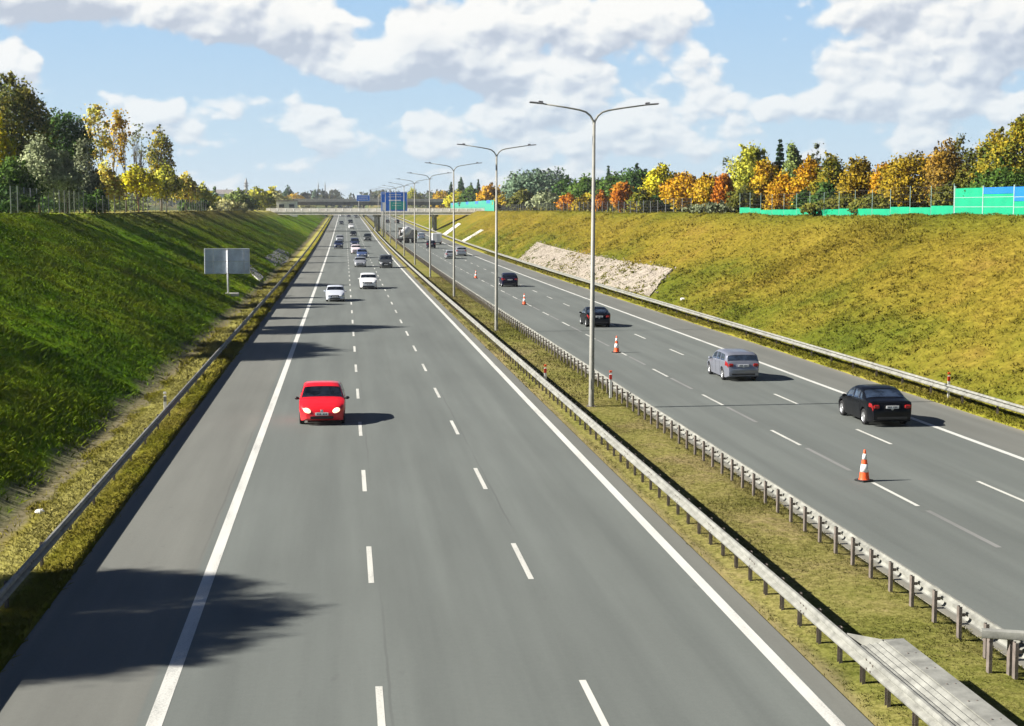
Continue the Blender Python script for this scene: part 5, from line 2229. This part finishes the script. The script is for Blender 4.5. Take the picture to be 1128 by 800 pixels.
T('sparse', 'bare_tree', 'thin spiky twigs above the orange brown tree', 'tree', 1056, 145, 26, 53, .45, 'oak', 'bark', GR, .4, stems=3)
T('bush', 'olive_bush', 'olive bush at the left end of the tall barrier', 'bush', 1048, 196, 40, 46.8, .0, 'olive', group=GR)
T('bush', 'olive_tree', 'dull olive tree behind the left of the tall barrier', 'tree', 1072, 160, 44, 51, .0, 'olive', group=GR)
T('round', 'green_yellow_tree', 'yellow green tree behind the middle of the tall barrier', 'tree', 1096, 140, 40, 52, .1, 'mixed', group=GR)
T('round', 'green_yellow_tree', 'tall yellow green tree at the right edge of the picture', 'tree', 1126, 122, 54, 53, .15, 'mixed', group=GR)
T('bush', 'green_bush', 'broad green bush overhanging the tall barrier', 'bush', 1108, 176, 70, 48.0, .0, 'green', group=GR)
T('bush', 'olive_bush', 'olive undergrowth between the ochre trees', 'bush', 975, 205, 60, 47.2, .0, 'olive', group=GR)
T('bush', 'green_bush', 'dark low hedge along the crest left of the lone conifer', 'bush', 930, 212, 70, 46.6, .0, 'olive', group=GR)

def thicket(name, label, x0, x1, y0, y1, h0, h1, count, lsize, colour):
    out = []
    r2 = random.Random(int(y0))
    for i in range(count):
        y = y0 + (y1 - y0) * r2.random()
        x = r2.uniform(x0, x1)
        hh = r2.uniform(h0, h1) * (.7 + .6 * vnoise(y * .07, 3))
        m = 60
        p = rng.normal(0, 1, (m, 3))
        p /= np.linalg.norm(p, axis=1)[:, None]
        p *= rng.uniform(.6, 1.05, (m, 1)) * (hh * .45, hh * .5, hh * .52)
        p += (x, y, gz(x, y) + hh * .48)
        p = p[p[:, 2] > gz(x, y)]
        out.append(quads(p, lsize))
    o = np_mesh(name, np.concatenate(out), 0, 4, LM[colour])
    struct(o, 'stuff')


thicket('hedge_thicket', '', 52, 60, 100, 250, 2.0, 3.6, 330, .42, 'olive')
thicket('hedge_thicket', '', 54, 64, 250, 520, 2.4, 4.2, 330, .75, 'mixed')
thicket('hedge_thicket', '', -50, -40, 150, 330, 2.0, 3.6, 200, .5, 'palegreen')


# ---- far woodland: one mass beyond the flyover
def far_wood():
    r2 = random.Random(77)
    out = []
    for i in range(3800):
        y = 950 + 2600 * r2.random() ** 1.2
        x = r2.uniform(-.55, .75) * y
        if abs(x - 8) < 55 and y < 1500:
            continue
        if vnoise(x * .006 + 2, y * .004) < .38 and y < 2300:
            continue
        z = gz(x, y)
        hh = r2.uniform(6, 13)
        p = rng.normal(0, 1, (15, 3))
        p /= np.linalg.norm(p, axis=1)[:, None]
        p *= (hh * .45, hh * .45, hh * .5)
        p += (x, y, z + hh * .5)
        out.append(quads(p, hh * .55))
    o = np_mesh('far_woodland', np.concatenate(out), 0, 4, leaf_mat('far_leaves', [(.02, .035, .014), (.04, .06, .02), (.07, .08, .03), (.13, .10, .03)], .2, .004, .45))
    struct(o, 'stuff')


far_wood()


# ---- far buildings
def house(label, name, px, py, Y, w, d, h, roof):
    p = at_Y(px, py, Y)
    z = gz(p.x, Y)
    hh = max(h, p.z - z)
    root = empty(name, label, 'building', (p.x, Y, z))
    mb = MB()
    mb.box((0, 0, hh / 2 - .5), (w, d, hh + 1))
    mb.build('wall', M['wall_white'], root)
    mb = MB()
    if roof == 'flat':
        mb.box((0, 0, hh + .2), (w + .4, d + .4, .4))
    else:
        rh = w * .28
        vs_ = [(-w / 2 - .3, -d / 2 - .3, hh), (w / 2 + .3, -d / 2 - .3, hh), (w / 2 + .3, d / 2 + .3, hh), (-w / 2 - .3, d / 2 + .3, hh), (-w / 2 - .3, 0, hh + rh), (w / 2 + .3, 0, hh + rh)]
        mb.add(vs_, [(0, 1, 5, 4), (2, 3, 4, 5), (0, 4, 3), (1, 2, 5), (0, 3, 2, 1)])
    mb.build('roof', M['roof_grey' if roof != 'red' else 'roof_red'], root)
    n = max(2, int(w / 4))
    for i in range(n):
        mb = MB()
        mb.box((-w / 2 + w * (i + .5) / n, -d / 2 - .04, hh * .62), (w / n * .5, .08, hh * .3))
        mb.build('window', M['window'], root)


house('small white building behind the orange hedge left of the overpass', 'white_building', 316, 222, 560, 7, 6, 3.0, 'flat')
house('long white industrial hall on the horizon at the left', 'industrial_hall', 262, 215, 1500, 34, 20, 5, 'flat')
house('pale distant house on the horizon right of the yellow trees', 'house', 247, 214, 1200, 12, 10, 5, 'grey')


def tower(label, px, ytop, Y, w):
    p = at_Y(px, ytop, Y)
    z = gz(p.x, Y)
    root = empty('radio_mast' if w < 3 else 'tower', label, 'tower', (p.x, Y, z))
    mb = MB()
    hh = p.z - z
    mb.tube([(0, 0, -1), (0, 0, hh * .8), (0, 0, hh)], [w * .5, w * .32, w * .05], 8)
    mb.build('shaft', M['concrete'], root)
    mb = MB()
    for k in (.62, .74):
        mb.lathe([(w * .3, hh * k - .5), (w * .62, hh * k - .4), (w * .62, hh * k + .4), (w * .3, hh * k + .5)], 12)
    mb.build('platform', M['concrete_dark'], root)


tower('grey slender tower on the far left horizon', 271, 196, 2400, 6.5)
tower('left one of two thin distant masts above the flyover', 350.5, 200, 2400, 2.0)
tower('right one of two thin distant masts above the flyover', 358, 200, 2400, 2.0)

# ------------------------------------------------------------------ haze
hz_m = bpy.data.materials.new('haze_air')
hz_m.use_nodes = True
t_ = hz_m.node_tree
t_.nodes.remove(t_.nodes['Principled BSDF'])
pv = t_.nodes.new('ShaderNodeVolumePrincipled')
pv.inputs['Color'].default_value = (.80, .87, .95, 1)
pv.inputs['Density'].default_value = .00010
pv.inputs['Anisotropy'].default_value = .2
t_.links.new(pv.outputs[0], t_.nodes['Material Output'].inputs['Volume'])
mb = MB()
mb.box((0, 4450, 33), (12400, 9100, 74))
hz = mb.build('haze', hz_m)
struct(hz, 'stuff')
